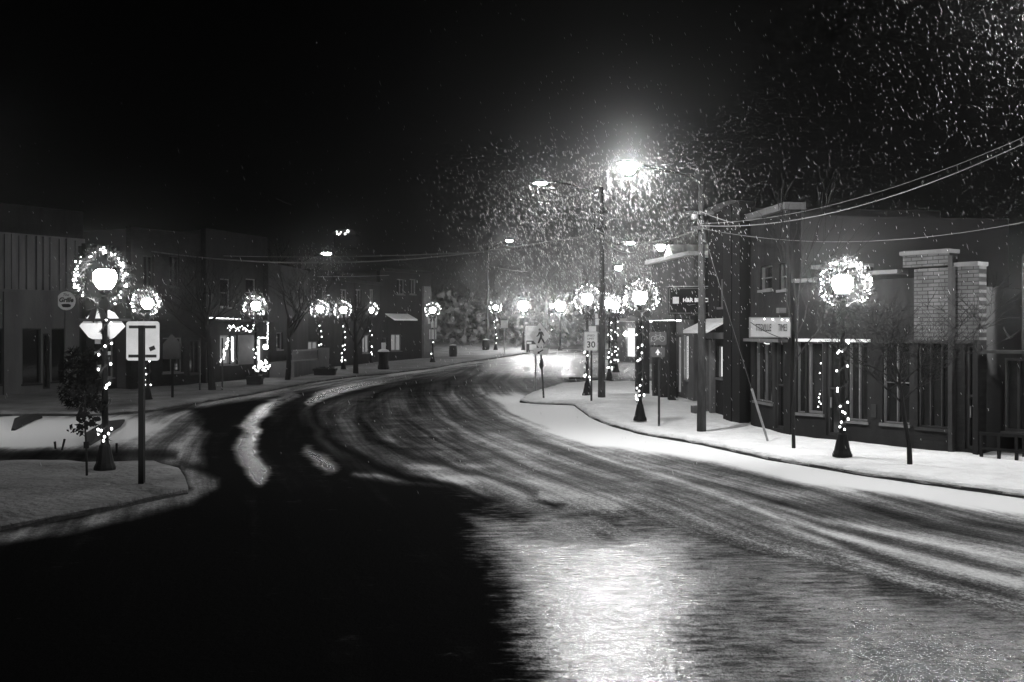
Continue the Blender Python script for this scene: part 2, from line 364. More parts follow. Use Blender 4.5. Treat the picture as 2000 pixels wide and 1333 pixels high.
    sp2 = N('ShaderNodeMix'); L(cover, sp2.inputs[0]); L(sp.outputs[0], sp2.inputs[2]); sp2.inputs[3].default_value = .08; L(sp2.outputs[0], b.inputs['Specular IOR Level'])
    b.inputs['IOR'].default_value = 2.5
    # relief
    grain = noise(tc, 15, (1, .8, 1), 3, .6); lump = noise(tc, 5, (.6, 1.4, 1), 4, .6)
    h = math_('ADD', math_('MULTIPLY', cov, .02), math_('ADD', math_('MULTIPLY', grain, .0105), math_('MULTIPLY', lump, .009)))
    bp = N('ShaderNodeBump'); bp.inputs['Strength'].default_value = .8; bp.inputs['Distance'].default_value = 1.0; L(h, bp.inputs['Height']); L(bp.outputs[0], b.inputs['Normal'])
    return m
ground()

def pavement(name, boundary, m='snow', h=.13, step=.42):
    pts = [Vector(p[:2]) for p in boundary]
    # refine edges
    ref = []
    n = len(pts)
    for i in range(n):
        a, b = pts[i], pts[(i+1) % n]; k = max(1, min(60, int((b-a).length/.35)))
        ref += [a.lerp(b, j/k) for j in range(k)]
    for p in ref:
        if p.y < 70 and True:
            v = mnoise.noise((p.x*3, p.y*3, 5))*.035; p.x += v; p.y += v
    xs = [p.x for p in ref]; ys = [p.y for p in ref]; pp = [tuple(p) for p in ref]
    P = np.array(pp); inner = []
    y = min(ys)+step
    while y < min(max(ys), 110):
        st = step if y < 34 else (1.0 if y < 50 else 3)
        for x in np.arange(max(min(xs), -45)+st, min(max(xs), 28), st):
            inner.append((x+rnd.uniform(-.1, .1), y+rnd.uniform(-.1, .1)))
        y += st
    I = np.array(inner); d = dist_poly(I[:, 0], I[:, 1], pp); I = I[d < -.18]
    verts = [Vector(p) for p in pp]+[Vector(p) for p in I.tolist()]
    edges = [(i, (i+1) % len(pp)) for i in range(len(pp))]
    vo, eo, fo, *_ = geometry.delaunay_2d_cdt(verts, edges, [], 1, 1e-5)
    bm = NB(); V = [bm.verts.new((v.x, v.y, float(zg(v.x, v.y))+h+.045*mnoise.noise((v.x*.9, v.y*.9, 1))+.035*mnoise.noise((v.x*2.7, v.y*2.7, 4)))) for v in vo]
    for f in fo:
        try: bm.faces.new([V[i] for i in f])
        except ValueError: pass
    be = [e for e in bm.edges if len(e.link_faces) == 1]
    r = bmesh.ops.extrude_edge_only(bm, edges=be); nv = [g for g in r['geom'] if isinstance(g, bmesh.types.BMVert)]
    for v in nv: v.co.z -= .075+.05*mnoise.noise((v.co.x*1.3, v.co.y*1.3, 8))+.03*mnoise.noise((v.co.x*6, v.co.y*6, 8))
    o = structure(obj(name, bm, M[m], None, True))
    # kerb face
    bm = NB(); prev = None
    for p in ref+[ref[0]]:
        z = float(zg(p.x, p.y)); c = [bm.verts.new((p.x, p.y, z-.12)), bm.verts.new((p.x, p.y, z+h-.045))]
        if prev: bm.faces.new((prev[0], c[0], c[1], prev[1]))
        prev = c
    structure(obj('kerb', bm, M['kerb']))
    return o
def B2(l, up=.13): return [gp(a, b, up) for a, b in l]
pavement('pavement', B2([(1015, 781), (1060, 784), (1120, 786), (1150, 808), (1195, 826), (1250, 841), (1370, 861), (1500, 889), (1700, 921), (2000, 961), (2700, 1060)]) + [Vector((26, 8.5)), Vector((26, 46)), Vector((7.0, 46))] + B2([(1285, 744), (1180, 744), (1100, 748), (1040, 766)]))
pavement('pavement', B2([(-700, 806), (0, 806), (180, 806), (285, 800), (370, 785), (480, 768), (600, 745), (690, 733), (750, 728), (850, 716), (900, 707), (960, 699), (1040, 687)]) + [Vector((2, 96)), Vector((-2, 130)), Vector((-70, 130)), Vector((-70, 34))], 'greysnow')
pavement('pavement', B2([(-600, 1130), (0, 1022), (200, 985), (368, 951), (366, 940), (348, 912), (300, 900), (-600, 900)]), 'greysnow')
# second kerb of the driveway behind the crossing sign
bm = NB(); pts = B2([(1112, 737), (1140, 738), (1180, 739)]); tube(bm, [p-Vector((0, 0, .04)) for p in pts], .06, 4); structure(obj('kerb', bm, M['kerb']))

# ------------------------------------------------------------------ lamp posts, wreaths, garlands
H0 = 3.62
def make_post():
    t = thing('lamp_post', 'x', 'street lamp', group='wreathed lamp posts along the street')
    bm = NB(); lathe(bm, [(.2, 0), (.2, .05), (.185, .09), (.165, .13), (.14, .25), (.105, .42), (.1, .46), (.075, .5), (.07, .56)], 12); obj('base', bm, M['black'], t)
    bm = NB(); tube(bm, [(0, 0, .5), (0, 0, 3.28)], [.062, .046], 10); obj('pole', bm, M['black'], t, True)
    bm = NB(); lathe(bm, [(.05, 3.24), (.07, 3.27), (.05, 3.31), (.095, 3.36), (.11, 3.40), (.10, 3.42)], 12); obj('collar', bm, M['black'], t)
    bm = NB(); lathe(bm, [(.10, 3.425), (.14, 3.46), (.185, 3.54), (.212, 3.64), (.205, 3.72), (.16, 3.785), (.06, 3.80)], 20); obj('globe', bm, M['globe'], t, True)
    bm = NB(); lathe(bm, [(.05, 3.805), (.045, 3.83), (.02, 3.85), (.015, 3.88), (.005, 3.9)], 8); obj('finial', bm, M['black'], t)
    return t
def clump(bm, p, d, n, L, w, rg):
    for _ in range(n):
        a = Vector((rg.gauss(0, 1), rg.gauss(0, 1), rg.gauss(0, 1))); a.normalize(); a = (a+d*.5).normalized()
        s = a.cross(Vector((rg.random(), rg.random(), rg.random()))).normalized()*w; l = L*rg.uniform(.6, 1.2)
        bm.faces.new((bm.verts.new(p-s), bm.verts.new(p+s), bm.verts.new(p+a*l)))
def bulb_mesh(r):
    bm = NB(); ball(bm, (0, 0, 0), r*.78, 1, (1, 1, 1.25)); me = bpy.data.meshes.new('bulb'); bm.to_mesh(me); bm.free(); me.materials.append(M['bulb']); me.shade_smooth(); return me
def make_wreath(nb, rb, seed, bow=True):
    rg = random.Random(seed)
    t = thing('wreath', 'x', 'wreath', group='lit wreaths on the lamp posts')
    bm = NB()
    for i in range(190):
        a = rg.uniform(0, 2*PI); rr = .5+rg.gauss(0, .045); p = Vector((rr*math.cos(a), rg.gauss(0, .05), rr*math.sin(a)))
        clump(bm, p, Vector((math.cos(a)*.5+math.sin(a)*.8, 0, math.sin(a)*.5-math.cos(a)*.8)), 9, .13, .011, rg)
    obj('fir_ring', bm, M['needles'], t)
    me = bulb_mesh(rb)
    for i in range(nb):
        a = (i+rg.uniform(-.3, .3))/nb*2*PI
        if rg.random() < .5: a = (0 if math.cos(a) > 0 else PI)+rg.gauss(0, .55)   # the string doubles back on both sides
        rr = .5+rg.gauss(0, .036)
        if abs((a+PI/2) % (2*PI)) < .28 or abs(((a+PI/2) % (2*PI))-2*PI) < .28: continue
        o = link(bpy.data.objects.new('bulb', me)); o.parent = t; o.location = (rr*math.cos(a), rg.uniform(-.13, -.04), rr*math.sin(a)); o.rotation_euler = (rg.uniform(-1, 1), rg.uniform(-1, 1), 0); o.scale = (rg.choice((.55, .7, .85, 1.05)),)*3
    if bow:
        bm = NB()
        for s in (-1, 1):
            prism_xz(bm, [(0, -.5), (s*.08, -.41), (s*.2, -.36), (s*.24, -.47), (s*.2, -.6), (s*.07, -.56)], -.2, -.13)
            prism_xz(bm, [(s*.005, -.55), (s*.12, -.6), (s*.2, -.78), (s*.12, -.76), (s*.08, -.84)], -.17, -.145)
        ball(bm, (0, -.18, -.51), .06, 2); obj('bow', bm, M['ribbon'], t)
    return t
def make_garland(nb, rb, seed, z0=.55, z1=3.05):
    rg = random.Random(seed)
    t = thing('garland', 'x', 'garland', group='lit garlands wound round the poles')
    bm = NB(); pts = []
    for i in range(150):
        u = i/149; a = u*2*PI*6.5+seed; z = z0+(z1-z0)*u; rr = .085+.025*math.sin(u*19+seed)
        pts.append(Vector((rr*math.cos(a), rr*math.sin(a), z)))
    tube(bm, pts, .012, 4); 
    for p in pts: clump(bm, p, Vector((p.x, p.y, 0))*4, 6, .07, .009, rg)
    obj('fir_rope', bm, M['needles'], t)
    me = bulb_mesh(rb)
    for i in range(nb):
        u = rg.random()**1.05; a = u*2*PI*6.5+seed+rg.uniform(-.4, .4); rr = .12
        if i < nb*.25: u = rg.uniform(0, .1)
        o = link(bpy.data.objects.new('bulb', me)); o.parent = t; o.location = (rr*math.cos(a), -abs(rr*math.sin(a)) if rg.random() < .7 else rr*math.sin(a), z0+(z1-z0)*u)
    return t
post0 = make_post()
used = []
def put_post(px, gy, by, label, wreath=None, garl=None, y=None, group=True, rz=0):
    """px: column, gy: row of the globe, by: row of the foot"""
    Y = y or H0/((by-gy)/F); b = gz(px, Y, .13 if Y < 100 else 0)
    z_from_globe = CH-(gy-HY)/F*Y - H0
    if abs(z_from_globe-b.z) < .3: b.z = .5*b.z+.5*z_from_globe if z_from_globe < b.z else b.z
    p = dup(post0, b, rz, label) if used else post0
    used.append(1); p.location = b; p['label'] = label
    return b
WP = {}
def wreath_at(b, label, src=None, nb=60, rb=.026, seed=1, dz=H0+.0, dy=-.12, rz=0, scale=None, bow=True):
    key = (nb, rb, seed, bow)
    loc = b+Vector((0, dy, dz))
    if key not in WP:
        WP[key] = make_wreath(nb, rb, seed, bow); t = WP[key]; t.location = loc; t['label'] = label; t.rotation_euler = (0, 0, rz)
        if scale: t.scale = (scale,)*3
        return t
    return dup(WP[key], loc, rz, label, scale)
GP = {}
def garland_at(b, label, nb=16, rb=.026, seed=1, rz=0):
    key = (nb, rb, seed)
    if key not in GP:
        GP[key] = make_garland(nb, rb, seed); t = GP[key]; t.location = b; t['label'] = label; t.rotation_euler = (0, 0, rz); return t
    return dup(GP[key], b, rz, label)
LP = [  # px, globe row, foot row, where, wreath(nb, rb, seed), garland(nb, rb, seed)
    (205, 545, 918, 'on the near left street corner', (86, .024, 1), (20, .03, 1)),
    (1645, 553, 890, 'in front of the stepped brick shopfront', (86, .024, 2), (20, .028, 2)),
    (1250, 582, 822, 'beside the bicycle route sign', (80, .028, 3), (20, .032, 3)),
    (288, 595, 785, 'behind the blank white sign back', (52, .034, 4), (14, .036, 4)),
    (1147, 582, 770, 'behind the 30 speed limit sign', (44, .034, 5), (14, .036, 5)),
    (500, 598, 748, 'by the square planter at the lit shop', (30, .04, 6), (12, .04, 6)),
    (1190, 597, 750, 'just right of the second utility pole, nearer of two', (30, .04, 6), (14, .04, 7)),
    (1203, 600, 730, 'just right of the second utility pole, farther of two', (30, .04, 6), (14, .04, 7)),
    (625, 605, 725, 'rising out of the long dark planter', (30, .045, 8), (12, .045, 8)),
    (671, 608, 727, 'between the long planter and the snow-capped bin', (30, .045, 8), (12, .045, 8)),
    (724, 617, 720, 'beside the snow-capped bin', (24, .05, 9), (10, .05, 9)),
    (845, 606, 708, 'above the white street banner', (24, .05, 9), (6, .05, 10)),
    (968, 600, 683, 'alone by the far left kerb', (24, .055, 11), (8, .055, 11)),
    (1078, 598, 669, 'with garland only, up the hill behind the crossing diamond', None, (8, .06, 12)),
    (1022, 580, 663, 'with no wreath, left above the crossing diamond', None, None),
    (1094, 577, 661, 'with no wreath, right above the crossing diamond', None, None),
    (2087, 557, 915, 'just outside the right edge of the view', None, None),
]
POSTS = {}
for i, (px, gy, by, where, wr, ga) in enumerate(LP):
    adj = 'lamp post '
    b = put_post(px, gy, by, adj+where, rz=i*.3)
    POSTS[px] = b
    if i >= 14 or px == 1645 or px == 2087:
        p = C.objects[-1] if False else [o for o in bpy.data.objects if o.get('label') == adj+where][0]
        for c in kids(p):
            if c.name.startswith('globe'):
                c.data = c.data.copy(); (c.data.transform(Matrix.Translation((0, 0, 3.62)) @ Matrix.Scale(2.0, 4) @ Matrix.Translation((0, 0, -3.55))) if i in (14, 15) else None); c.data.materials.clear(); c.data.materials.append(M['farglobe'] if i > 13 else M['nearglobe'])
    if wr: wreath_at(b, 'lit wreath on the lamp post '+where, nb=wr[0], rb=wr[1], seed=wr[2], rz=(i % 3-1)*.12, bow=True)
    if ga: garland_at(b, 'garland round the lamp post '+where, nb=ga[0], rb=ga[1], seed=ga[2])

# ------------------------------------------------------------------ utility poles and street lights
def cobra_head(parent, p, d, lens, s=1.0, drop=.14, r=.19):
    """lamp head at p pointing along horizontal direction d; coordinates local to parent"""
    d = Vector((d[0], d[1], 0)).normalized(); n = Vector((-d.y, d.x, 0))
    bm = NB(); prof = [(-.45, .05, .05), (-.3, .10, .08), (0, .2, .12), (.25, .2, .1), (.42, .1, .05)]
    rings = []
    for u, hw, hh in prof:
        rings.append([bm.verts.new(p+d*u*s+n*math.cos(a)*hw*s+Vector((0, 0, max(0, math.sin(a))*hh*s+.0))) for a in [PI*k/6 for k in range(7)]])
    for a, b in zip(rings, rings[1:]):
        for k in range(6): bm.faces.new((a[k], a[k+1], b[k+1], b[k]))
        bm.faces.new((a[6], a[0], b[0], b[6]))
    bm.faces.new(rings[0]); bm.faces.new(rings[-1][::-1])
    h = obj('lamp_head', bm, M['galv'], parent)
    bm = NB(); lathe(bm, [(.02*s, -drop*s), (r*.55*s, -drop*.85*s), (r*.9*s, -drop*.45*s), (r*s, -.01)], 14, p+d*.05*s); obj('lens', bm, M[lens], h, True)
    return h
def utility_pole(px, base, top_py, r0, r1, label, y=None, arm=None, cross=None, lens='cobra', s=1.0, drop=.14, lr=.19, up=.13):
    b = gp(px, base, up) if y is None else gz(px, y, up); Y = b.y
    H = CH-(top_py-HY)/F*Y-b.z
    t = thing('utility_pole', label, 'utility pole', b, group='utility poles carrying wires and street lights')
    bm = NB(); tube(bm, [(0, 0, -.1), (.01, 0, H*.5), (-.015, 0, H)], [r0, (r0+r1)/2, r1], 12); obj('pole', bm, M['wood'], t, True)
    if arm:
        (hx, hy, hY), z0 = arm[0], arm[1]
        hp = at(hx, hy, hY)-b; d = Vector((hp.x, hp.y, 0)).normalized()
        zz = CH-(z0-HY)/F*Y-b.z
        st = Vector((0, 0, zz)); e = hp-d*.45+Vector((0, 0, .03))
        bm = NB(); tube(bm, [st-Vector((0, 0, .35)), st+d*.15-Vector((0, 0, .02)), st+d*.45+Vector((0, 0, .12)), st.lerp(e, .6)+Vector((0, 0, .06)), e], .024, 6); obj('arm', bm, M['darktrim'], t)
        cobra_head(t, hp, d, lens, s, drop, lr)
    return t, b, H
t1, b1, h1 = utility_pole(1370, 843, 352, .125, .07, 'weathered wooden utility pole by the kerb with the brightest street light', arm=((1230, 322, 23.6), 358), drop=.24, lr=.2)
t2, b2, h2 = utility_pole(1175, 776, 366, .14, .07, 'wooden utility pole beside the 30 speed limit sign', arm=((1058, 358, 37.5), 380), lens='secondlens', drop=.05, lr=.24)
t2.children[0].data.transform(Matrix.Shear('XZ', 4, (-.022, 0)) if False else Matrix.Identity(4))
t3, b3, h3 = utility_pole(1198, 725, 478, .16, .1, 'distant utility pole between the two garlanded lamp posts', y=62, arm=((1231, 474, 60), 484), lens='farlens', drop=.12, lr=.26)
t4, b4, h4 = utility_pole(953, 683, 484, .14, .09, 'far utility pole on the left verge below the hillside trees', y=90, arm=((994, 470, 86), 490), lens='farlens', drop=.12, lr=.3)
t5, b5, h5 = utility_pole(586, 738, 508, .11, .08, 'utility pole on the far left pavement behind the porch', y=60, arm=((637, 495, 58), 515), lens='dimlens', drop=.10, lr=.28)
t6, b6, h6 = utility_pole(1312, 740, 470, .12, .08, 'utility pole behind the tax office roof', y=58, arm=((1291, 480, 56), 474), lens='farlens', drop=.3, lr=.26)
t7, b7, h7 = utility_pole(1222, 700, 514, .12, .08, 'smallest utility pole far up the right side of the street', y=84, arm=((1208, 521, 82), 516), lens='farlens', drop=.35, lr=.3)
# off the frame: the street lights whose pools of light fall into the picture
def offpole(x, y, h, head, label, lens='cobra', drop=.2, lr=.2):
    b = Vector((x, y, float(zg(x, y))+.13))
    t = thing('utility_pole', label, 'utility pole', b, group='utility poles carrying wires and street lights')
    bm = NB(); tube(bm, [(0, 0, -.1), (0, 0, h)], [.14, .08], 10); obj('pole', bm, M['wood'], t, True)
    hp = Vector(head)-b; d = Vector((hp.x, hp.y, 0)).normalized()
    bm = NB(); tube(bm, [(0, 0, h-.6), Vector((0, 0, h-.4))+d*.4, hp-d*.45+Vector((0, 0, .03))], .03, 6); obj('arm', bm, M['galv'], t)
    cobra_head(t, hp, d, lens, 1, drop, lr); return t
offpole(10.2, 11.2, 8.4, (7.6, 12.6, 8.0), 'wooden utility pole with a street light just outside the picture', lens='rightlens')
offpole(-18.5, 29, 7.6, (-16.6, 26.6, 7.3), 'utility pole with a street light up the side street', lens='leftlens', drop=.1, lr=.15)
def added_floodlight():  # added spot lamp behind the camera, put in to brighten the near sign backs
    p = Vector((1.5, -7, 4.2)); tgt = gz(262, 17.3, 2.0)
    t = thing('flood_light', 'added flood light behind the viewpoint, brightening the near left sign backs', 'flood light', (p.x, p.y, 0))
    bm = NB(); tube(bm, [(0, -.1, 0), (0, -.1, p.z)], .06, 8); obj('post', bm, M['black'], t)
    L_ = bpy.data.lights.new('fill_beam', 'SPOT'); L_.energy = 20000; L_.spot_size = R(9); L_.spot_blend = .8; L_.shadow_soft_size = .06
    o = link(bpy.data.objects.new('fill_beam', L_)); o.parent = t; o.location = (0, 0, p.z); o.rotation_euler = (tgt-p).to_track_quat('-Z', 'Y').to_euler()
    bm = NB(); d = (tgt-p).normalized(); tube(bm, [Vector((0, 0, p.z))-d*.25, Vector((0, 0, p.z))-d*.08], [.1, .13], 12); obj('housing', bm, M['black'], t)
added_floodlight()
# cross pieces and insulators
for (t, z, w) in ((t1, CH-(418-HY)/F*b1.y-b1.z, .5), (t1, CH-(447-HY)/F*b1.y-b1.z, .3), (t2, CH-(415-HY)/F*b2.y-b2.z, .35), (t2, CH-(448-HY)/F*b2.y-b2.z, .3)):
    bm = NB(); box(bm, -w, w*.6, -.17, -.10, z-.04, z+.04)
    for k in (-1, .5):
        lathe(bm, [(.03, 0), (.045, .03), (.03, .06), (.045, .09), (.02, .12)], 8, (k*w*.9, -.135, z+.04))
    obj('crossarm', bm, M['wood'], t)
# wires
def wire(a, b, sag, r, label, n=18, name='overhead_wire'):
    bm = NB(); a = Vector(a); b = Vector(b)
    tube(bm, [a.lerp(b, i/n)-Vector((0, 0, sag*4*(i/n)*(1-i/n))) for i in range(n+1)], r, 5)
    return tag(obj(name, bm, M['wire']), label, 'wire', 'overhead wires strung between the poles')
P1 = lambda py, dx=0: at(1368+dx, py, b1.y-.15)
P2 = lambda py, dx=0: at(1164+dx, py, b2.y-.15)
wire(P1(441), at(2180, 190, 16), .62, .012, 'thick overhead cable rising from the utility pole to the top right')
wire(P1(437), at(2180, 184, 16.1), .5, .007, 'thin overhead wire lashed above the thick rising cable')
wire(P1(446), at(2150, 400, 19), .52, .006, 'slack thin wire dipping to the right below the thick cable')
wire(P1(413), at(1432, 436, b1.y-1.2), .02, .012, 'short wire dropping from the pole top to the thick cable')
wire(P1(413), at(1328, 425, b1.y+2), .02, .010, 'short wire running left from the near pole')
wire(P1(446), P2(449), .42, .018, 'thick cable between the two near utility poles')
wire(P2(416), at(1215, 428, 32), .05, .012, 'thin wire sloping down right from the second pole')
wire(P2(455), at(1240, 492, 46), .3, .016, 'cable running back uphill from the second pole')
wire(P2(458, -4), (-16, 44, 6.3), .75, .026, 'upper of the two bright cables crossing the street to the left')
wire(at(1128, 481, 42), (-14, 48, 6.4), .2, .018, 'lower of the two bright cables crossing the street to the left')
wire(at(1020, 438, 50), at(1088, 431, 44), .03, .014, 'short bright wire below the left street light')
wire(b5+Vector((0, 0, h5-1)), at(760, 538, 66), .05, .02, 'bright wire over the far left shops')
wire(b4+Vector((0, 0, h4-1.6)), at(1030, 531, 84), .1, .025, 'wire leaving the far utility pole to the right')
for k, (a, b, s_) in enumerate([((1175, 531), (1205, 527), .02), ((1200, 528), (1290, 525), .1), ((1203, 522), (1262, 533), .05), ((1262, 533), (1296, 529), .04), ((1262, 508), (1300, 503), .03)]):
    wire(at(*a, 58+k), at(*b, 54+k), s_, .018, ['wire stub right of the second pole', 'long sagging wire of the far bundle over the street', 'wire slanting down through the far bundle', 'rightmost short wire of the far bundle', 'highest wire of the far bundle, beside the round light'][k])
wire(at(540, 388, 50), at(570, 401, 46), .02, .012, 'faint lone wire high over the left roofs')
# guy wire with its guard
g0 = gp(1499, 862, .13)
wire(P1(455, 6), g0, 0, .004, 'guy wire slanting from the near pole to the pavement', n=2, name='guy_wire')
p = g0.lerp(P1(455, 6), .235)
bm = NB(); tube(bm, [g0+Vector((0.0, -.02, 0)), p+Vector((0, -.02, 0))], .03, 8); tag(obj('guy_guard', bm, M['galv']), 'pale sleeve on the foot of the slanting guy wire', 'guy guard')
# transformer-like fittings
bm = NB(); z = CH-(425-HY)/F*b1.y-b1.z; lathe(bm, [(.02, z-.09), (.09, z-.06), (.1, z), (.09, z+.06), (.02, z+.09)], 10, (-.2, -.1, 0)); obj('junction_can', bm, M['galv'], t1)

# ------------------------------------------------------------------ signs
def sign_post(t, h, r=.03, lean=0, m='darktrim', square=False):
    bm = NB()
    if square: box(bm, -r, r, -r, r, -.05, h)
    else: tube(bm, [(0, 0, -.05), (lean*h, 0, h)], r, 8)
    obj('post', bm, M[m], t)
def rounded(w, h, r, cx=0, cz=0, n=5):
    pts = []
    for sx, sz, a0 in ((1, 1, 0), (-1, 1, 90), (-1, -1, 180), (1, -1, 270)):
        for k in range(n):
            a = R(a0+90*k/(n-1)); pts.append((cx+sx*(w/2-r)+r*math.cos(a), cz+sz*(h/2-r)+r*math.sin(a)))
    return pts
def zpy(py, Y, z0): return CH-(py-HY)/F*Y-z0
# 1 white sign seen from behind
b = gp(277, 945, .13); Y = b.y; s = F/Y
t = thing('road_sign', 'blank white back of a rectangular sign on a black post, near left corner', 'road sign', b)
bm = NB(); box(bm, -.045, .045, -.045, .045, -.05, zpy(636, Y, b.z)); obj('post', bm, M['black'], t)
zc = (zpy(628, Y, b.z)+zpy(705, Y, b.z))/2
bm = NB(); prism_xz(bm, rounded(65/s, 77/s, .05), .05, .056); o = obj('panel', bm, M['signback'], t); o.location.z = zc
for z, w in ((zpy(639, Y, b.z), 52/s), (zpy(696, Y, b.z), 54/s)):
    bm = NB(); box(bm, -w/2, w/2, .02, .048, z-.025, z+.025); obj('bracket', bm, M['darktrim'], t)
bm = NB(); prism_xz(bm, [(-.05, -.035), (.05, -.035), (.05, .035), (-.05, .035)], .044, .049); o = obj('sticker', bm, M['darktrim'], t); o.location = (18.5/s, 0, zpy(681, Y, b.z)); o.rotation_euler = (0, R(-22), 0)
# 2 many-sided sign behind the near lamp post
Y = POSTS[205].y+.9; b = gz(203, Y, .13); s = F/Y
t = thing('road_sign', 'pale many-sided sign partly hidden by the near left lamp post bow', 'road sign', b)
sign_post(t, zpy(600, Y, b.z), .03)
pts = [(x-203, y) for x, y in [(157, 637), (166, 627), (181, 611), (195, 604), (212, 604), (226, 612), (238, 627), (247, 638), (225, 660), (217, 663), (183, 663), (175, 659)]]
bm = NB(); prism_xz(bm, [(x/s, zpy(y, Y, b.z)) for x, y in pts], -.05, -.042); obj('panel', bm, M['signback'], t)
bm = NB(); box(bm, -48/s, 56/s, -.085, -.06, zpy(628, Y, b.z), zpy(622.5, Y, b.z)); obj('street_name_blade', bm, M['ink'], t)
# 3 pedestrian crossing sign
b = gp(1062, 778, .13); Y = b.y; s = F/Y
t = thing('road_sign', 'diamond pedestrian crossing sign with a walking figure and an arrow plate', 'road sign', b)
bm = NB(); tube(bm, [(0, 0, -.05), (-5.5/s, 0, zpy(690, Y, b.z))], .035, 8); obj('post', bm, M['darktrim'], t)
bm = NB(); lathe(bm, [(.03, 0), (.085, .12), (.085, .2), (.05, .4)], 8, (-4.4/s, 0, zpy(722, Y, b.z))); obj('reflector_sleeve', bm, M['darktrim'], t)
cz = zpy(656, Y, b.z); cxp = -8/s; hw = 20.5/s; hh = 25/s
bm = NB(); prism_xz(bm, [(cxp-hw, cz), (cxp-.02, cz-hh+.02), (cxp+.02, cz-hh+.02), (cxp+hw, cz), (cxp+.02, cz+hh-.02), (cxp-.02, cz+hh-.02)], -.06, -.045); dmd = obj('panel', bm, M['signgrey'], t)
def fig(bm, pts, y=-.066): prism_xz(bm, [(cxp+(x-1052)/s, zpy(yy, Y, b.z)) for x, yy in pts], y, y+.004)
bm = NB(); fig(bm, [(1052+2.3*math.cos(a), 644.5+2.5*math.sin(a)) for a in [2*PI*k/12 for k in range(12)]])
fig(bm, [(1050.5, 648), (1055, 647.5), (1058.5, 650), (1060.5, 656.5), (1058.6, 657), (1056.8, 653), (1057, 658.5), (1063, 671), (1059.8, 671.5), (1055, 662.5), (1051, 671), (1047.8, 670.5), (1052.3, 658.5), (1052.5, 652.5), (1050, 656), (1046.5, 658.5), (1045.5, 657), (1048.5, 654)])
obj('walking_figure', bm, M['ink'], dmd)
bm = NB(); prism_xz(bm, rounded(28/s, 13/s, .03, -6.5/s+2/s*0, zpy(686.5, Y, b.z)), -.06, -.045); o = obj('arrow_plate', bm, M['signgrey'], t)
bm = NB(); ax = lambda x, y: ((x-1062)/s, zpy(y, Y, b.z)); prism_xz(bm, [ax(*q) for q in [(1049.5, 691.5), (1050.5, 686), (1052, 687.5), (1060, 682.8), (1061.2, 684.6), (1053.4, 689.4), (1055, 691)]], -.066, -.062); obj('arrow', bm, M['ink'], o)
# 4 guide sign with pale frame, on a pale post
b = gp(1046, 769, .10); b = gz(1046, b.y+1.0, .1); Y = b.y; s = F/Y
t = thing('road_sign', 'dark panel sign with a pale border on a pale post behind the crossing diamond', 'road sign', b)
sign_post(t, zpy(640, Y, b.z), .035, m='galv')
x0, x1, z0, z1 = -20/s, 14/s, zpy(690, Y, b.z), zpy(637, Y, b.z)
bm = NB(); prism_xz(bm, rounded(x1-x0, z1-z0, .05, (x0+x1)/2, (z0+z1)/2), -.06, -.045); pn = obj('panel', bm, M['signwhite'], t)
bm = NB(); box(bm, x0+.04, x1-.04, -.066, -.061, z0+.04, z0+(z1-z0)*.46); obj('dark_field', bm, M['signdark'], pn)
bm = NB(); box(bm, x0+.04, x1-.04, -.066, -.061, z0+(z1-z0)*.5, z1-.04); obj('grey_field', bm, M['signgrey'], pn)
for (a, c, d, e) in ((6, 15, 641, 646), (3, 13, 650, 655), (3, 12, 668, 672), (8, 22, 673, 684), (9, 15, 685, 688)):
    bm = NB(); box(bm, x0+a/s, x0+c/s, -.070, -.067, zpy(e, Y, b.z), zpy(d, Y, b.z)); obj('pale_plate', bm, M['signwhite'], pn)
# 5 speed limit
b = gp(1155, 783, .13); Y = b.y; s = F/Y
t = thing('road_sign', 'white 30 speed limit sign on a dark post', 'road sign', b)
sign_post(t, zpy(640, Y, b.z), .035)
zc = zpy(666.5, Y, b.z); pw, ph = 27/s, 37/s
bm = NB(); prism_xz(bm, rounded(pw, ph, .03, -1.5/s, zc), -.06, -.045); pn = obj('panel', bm, M['signwhite'], t)
for r_ in [(pw-.03, ph-.03)]:
    bm = NB(); x = -1.5/s
    for (a, c, d, e) in ((-1, -1, -1, 1), (1, 1, -1, 1)): box(bm, x+a*r_[0]/2-.005, x+a*r_[0]/2+.005, -.064, -.061, zc-r_[1]/2, zc+r_[1]/2)
    for e in (-1, 1): box(bm, x-r_[0]/2, x+r_[0]/2, -.0645, -.0615, zc+e*r_[1]/2-.005, zc+e*r_[1]/2+.005)
    obj('border_line', bm, M['signdark'], pn)
lettering('SPEED', 5.2/s, (-1.5/s, -.066, zc+10.5/s), M['darktrim'], pn, sx=1.1)
lettering('LIMIT', 5.2/s, (-1.5/s, -.066, zc+4.2/s), M['darktrim'], pn, sx=1.1)
lettering('30', 17/s, (-1/s, -.066, zc-7.5/s), M['ink'], pn, sx=1.0, weight=.006)
bm = NB(); prism_xz(bm, rounded(14/s, 11/s, .02, 2/s, zpy(643, Y, b.z)), -.06, -.045); obj('small_plate', bm, M['signwhite'], t)
# small white signs on the pole beside it
b = gz(1165, b2.y-.35, .15); Y = b.y; s = F/Y
bm = NB(); prism_xz(bm, [(-3/s, 0), (3/s, 0), (2.5/s, 8/s), (-1/s, 10/s), (-3/s, 8/s)], 0, .01); o = obj('sign_plate', bm, M['signwhite']); o.location = at(1165, 622, Y)
tag(o, 'tiny white plate nailed to the second utility pole, upper one', 'sign')
bm = NB(); prism_xz(bm, rounded(7/s, 12/s, .02), 0, .01); o = obj('sign_plate', bm, M['signwhite']); o.location = at(1166, 629, Y)
tag(o, 'tiny white plate nailed to the second utility pole, lower one', 'sign')
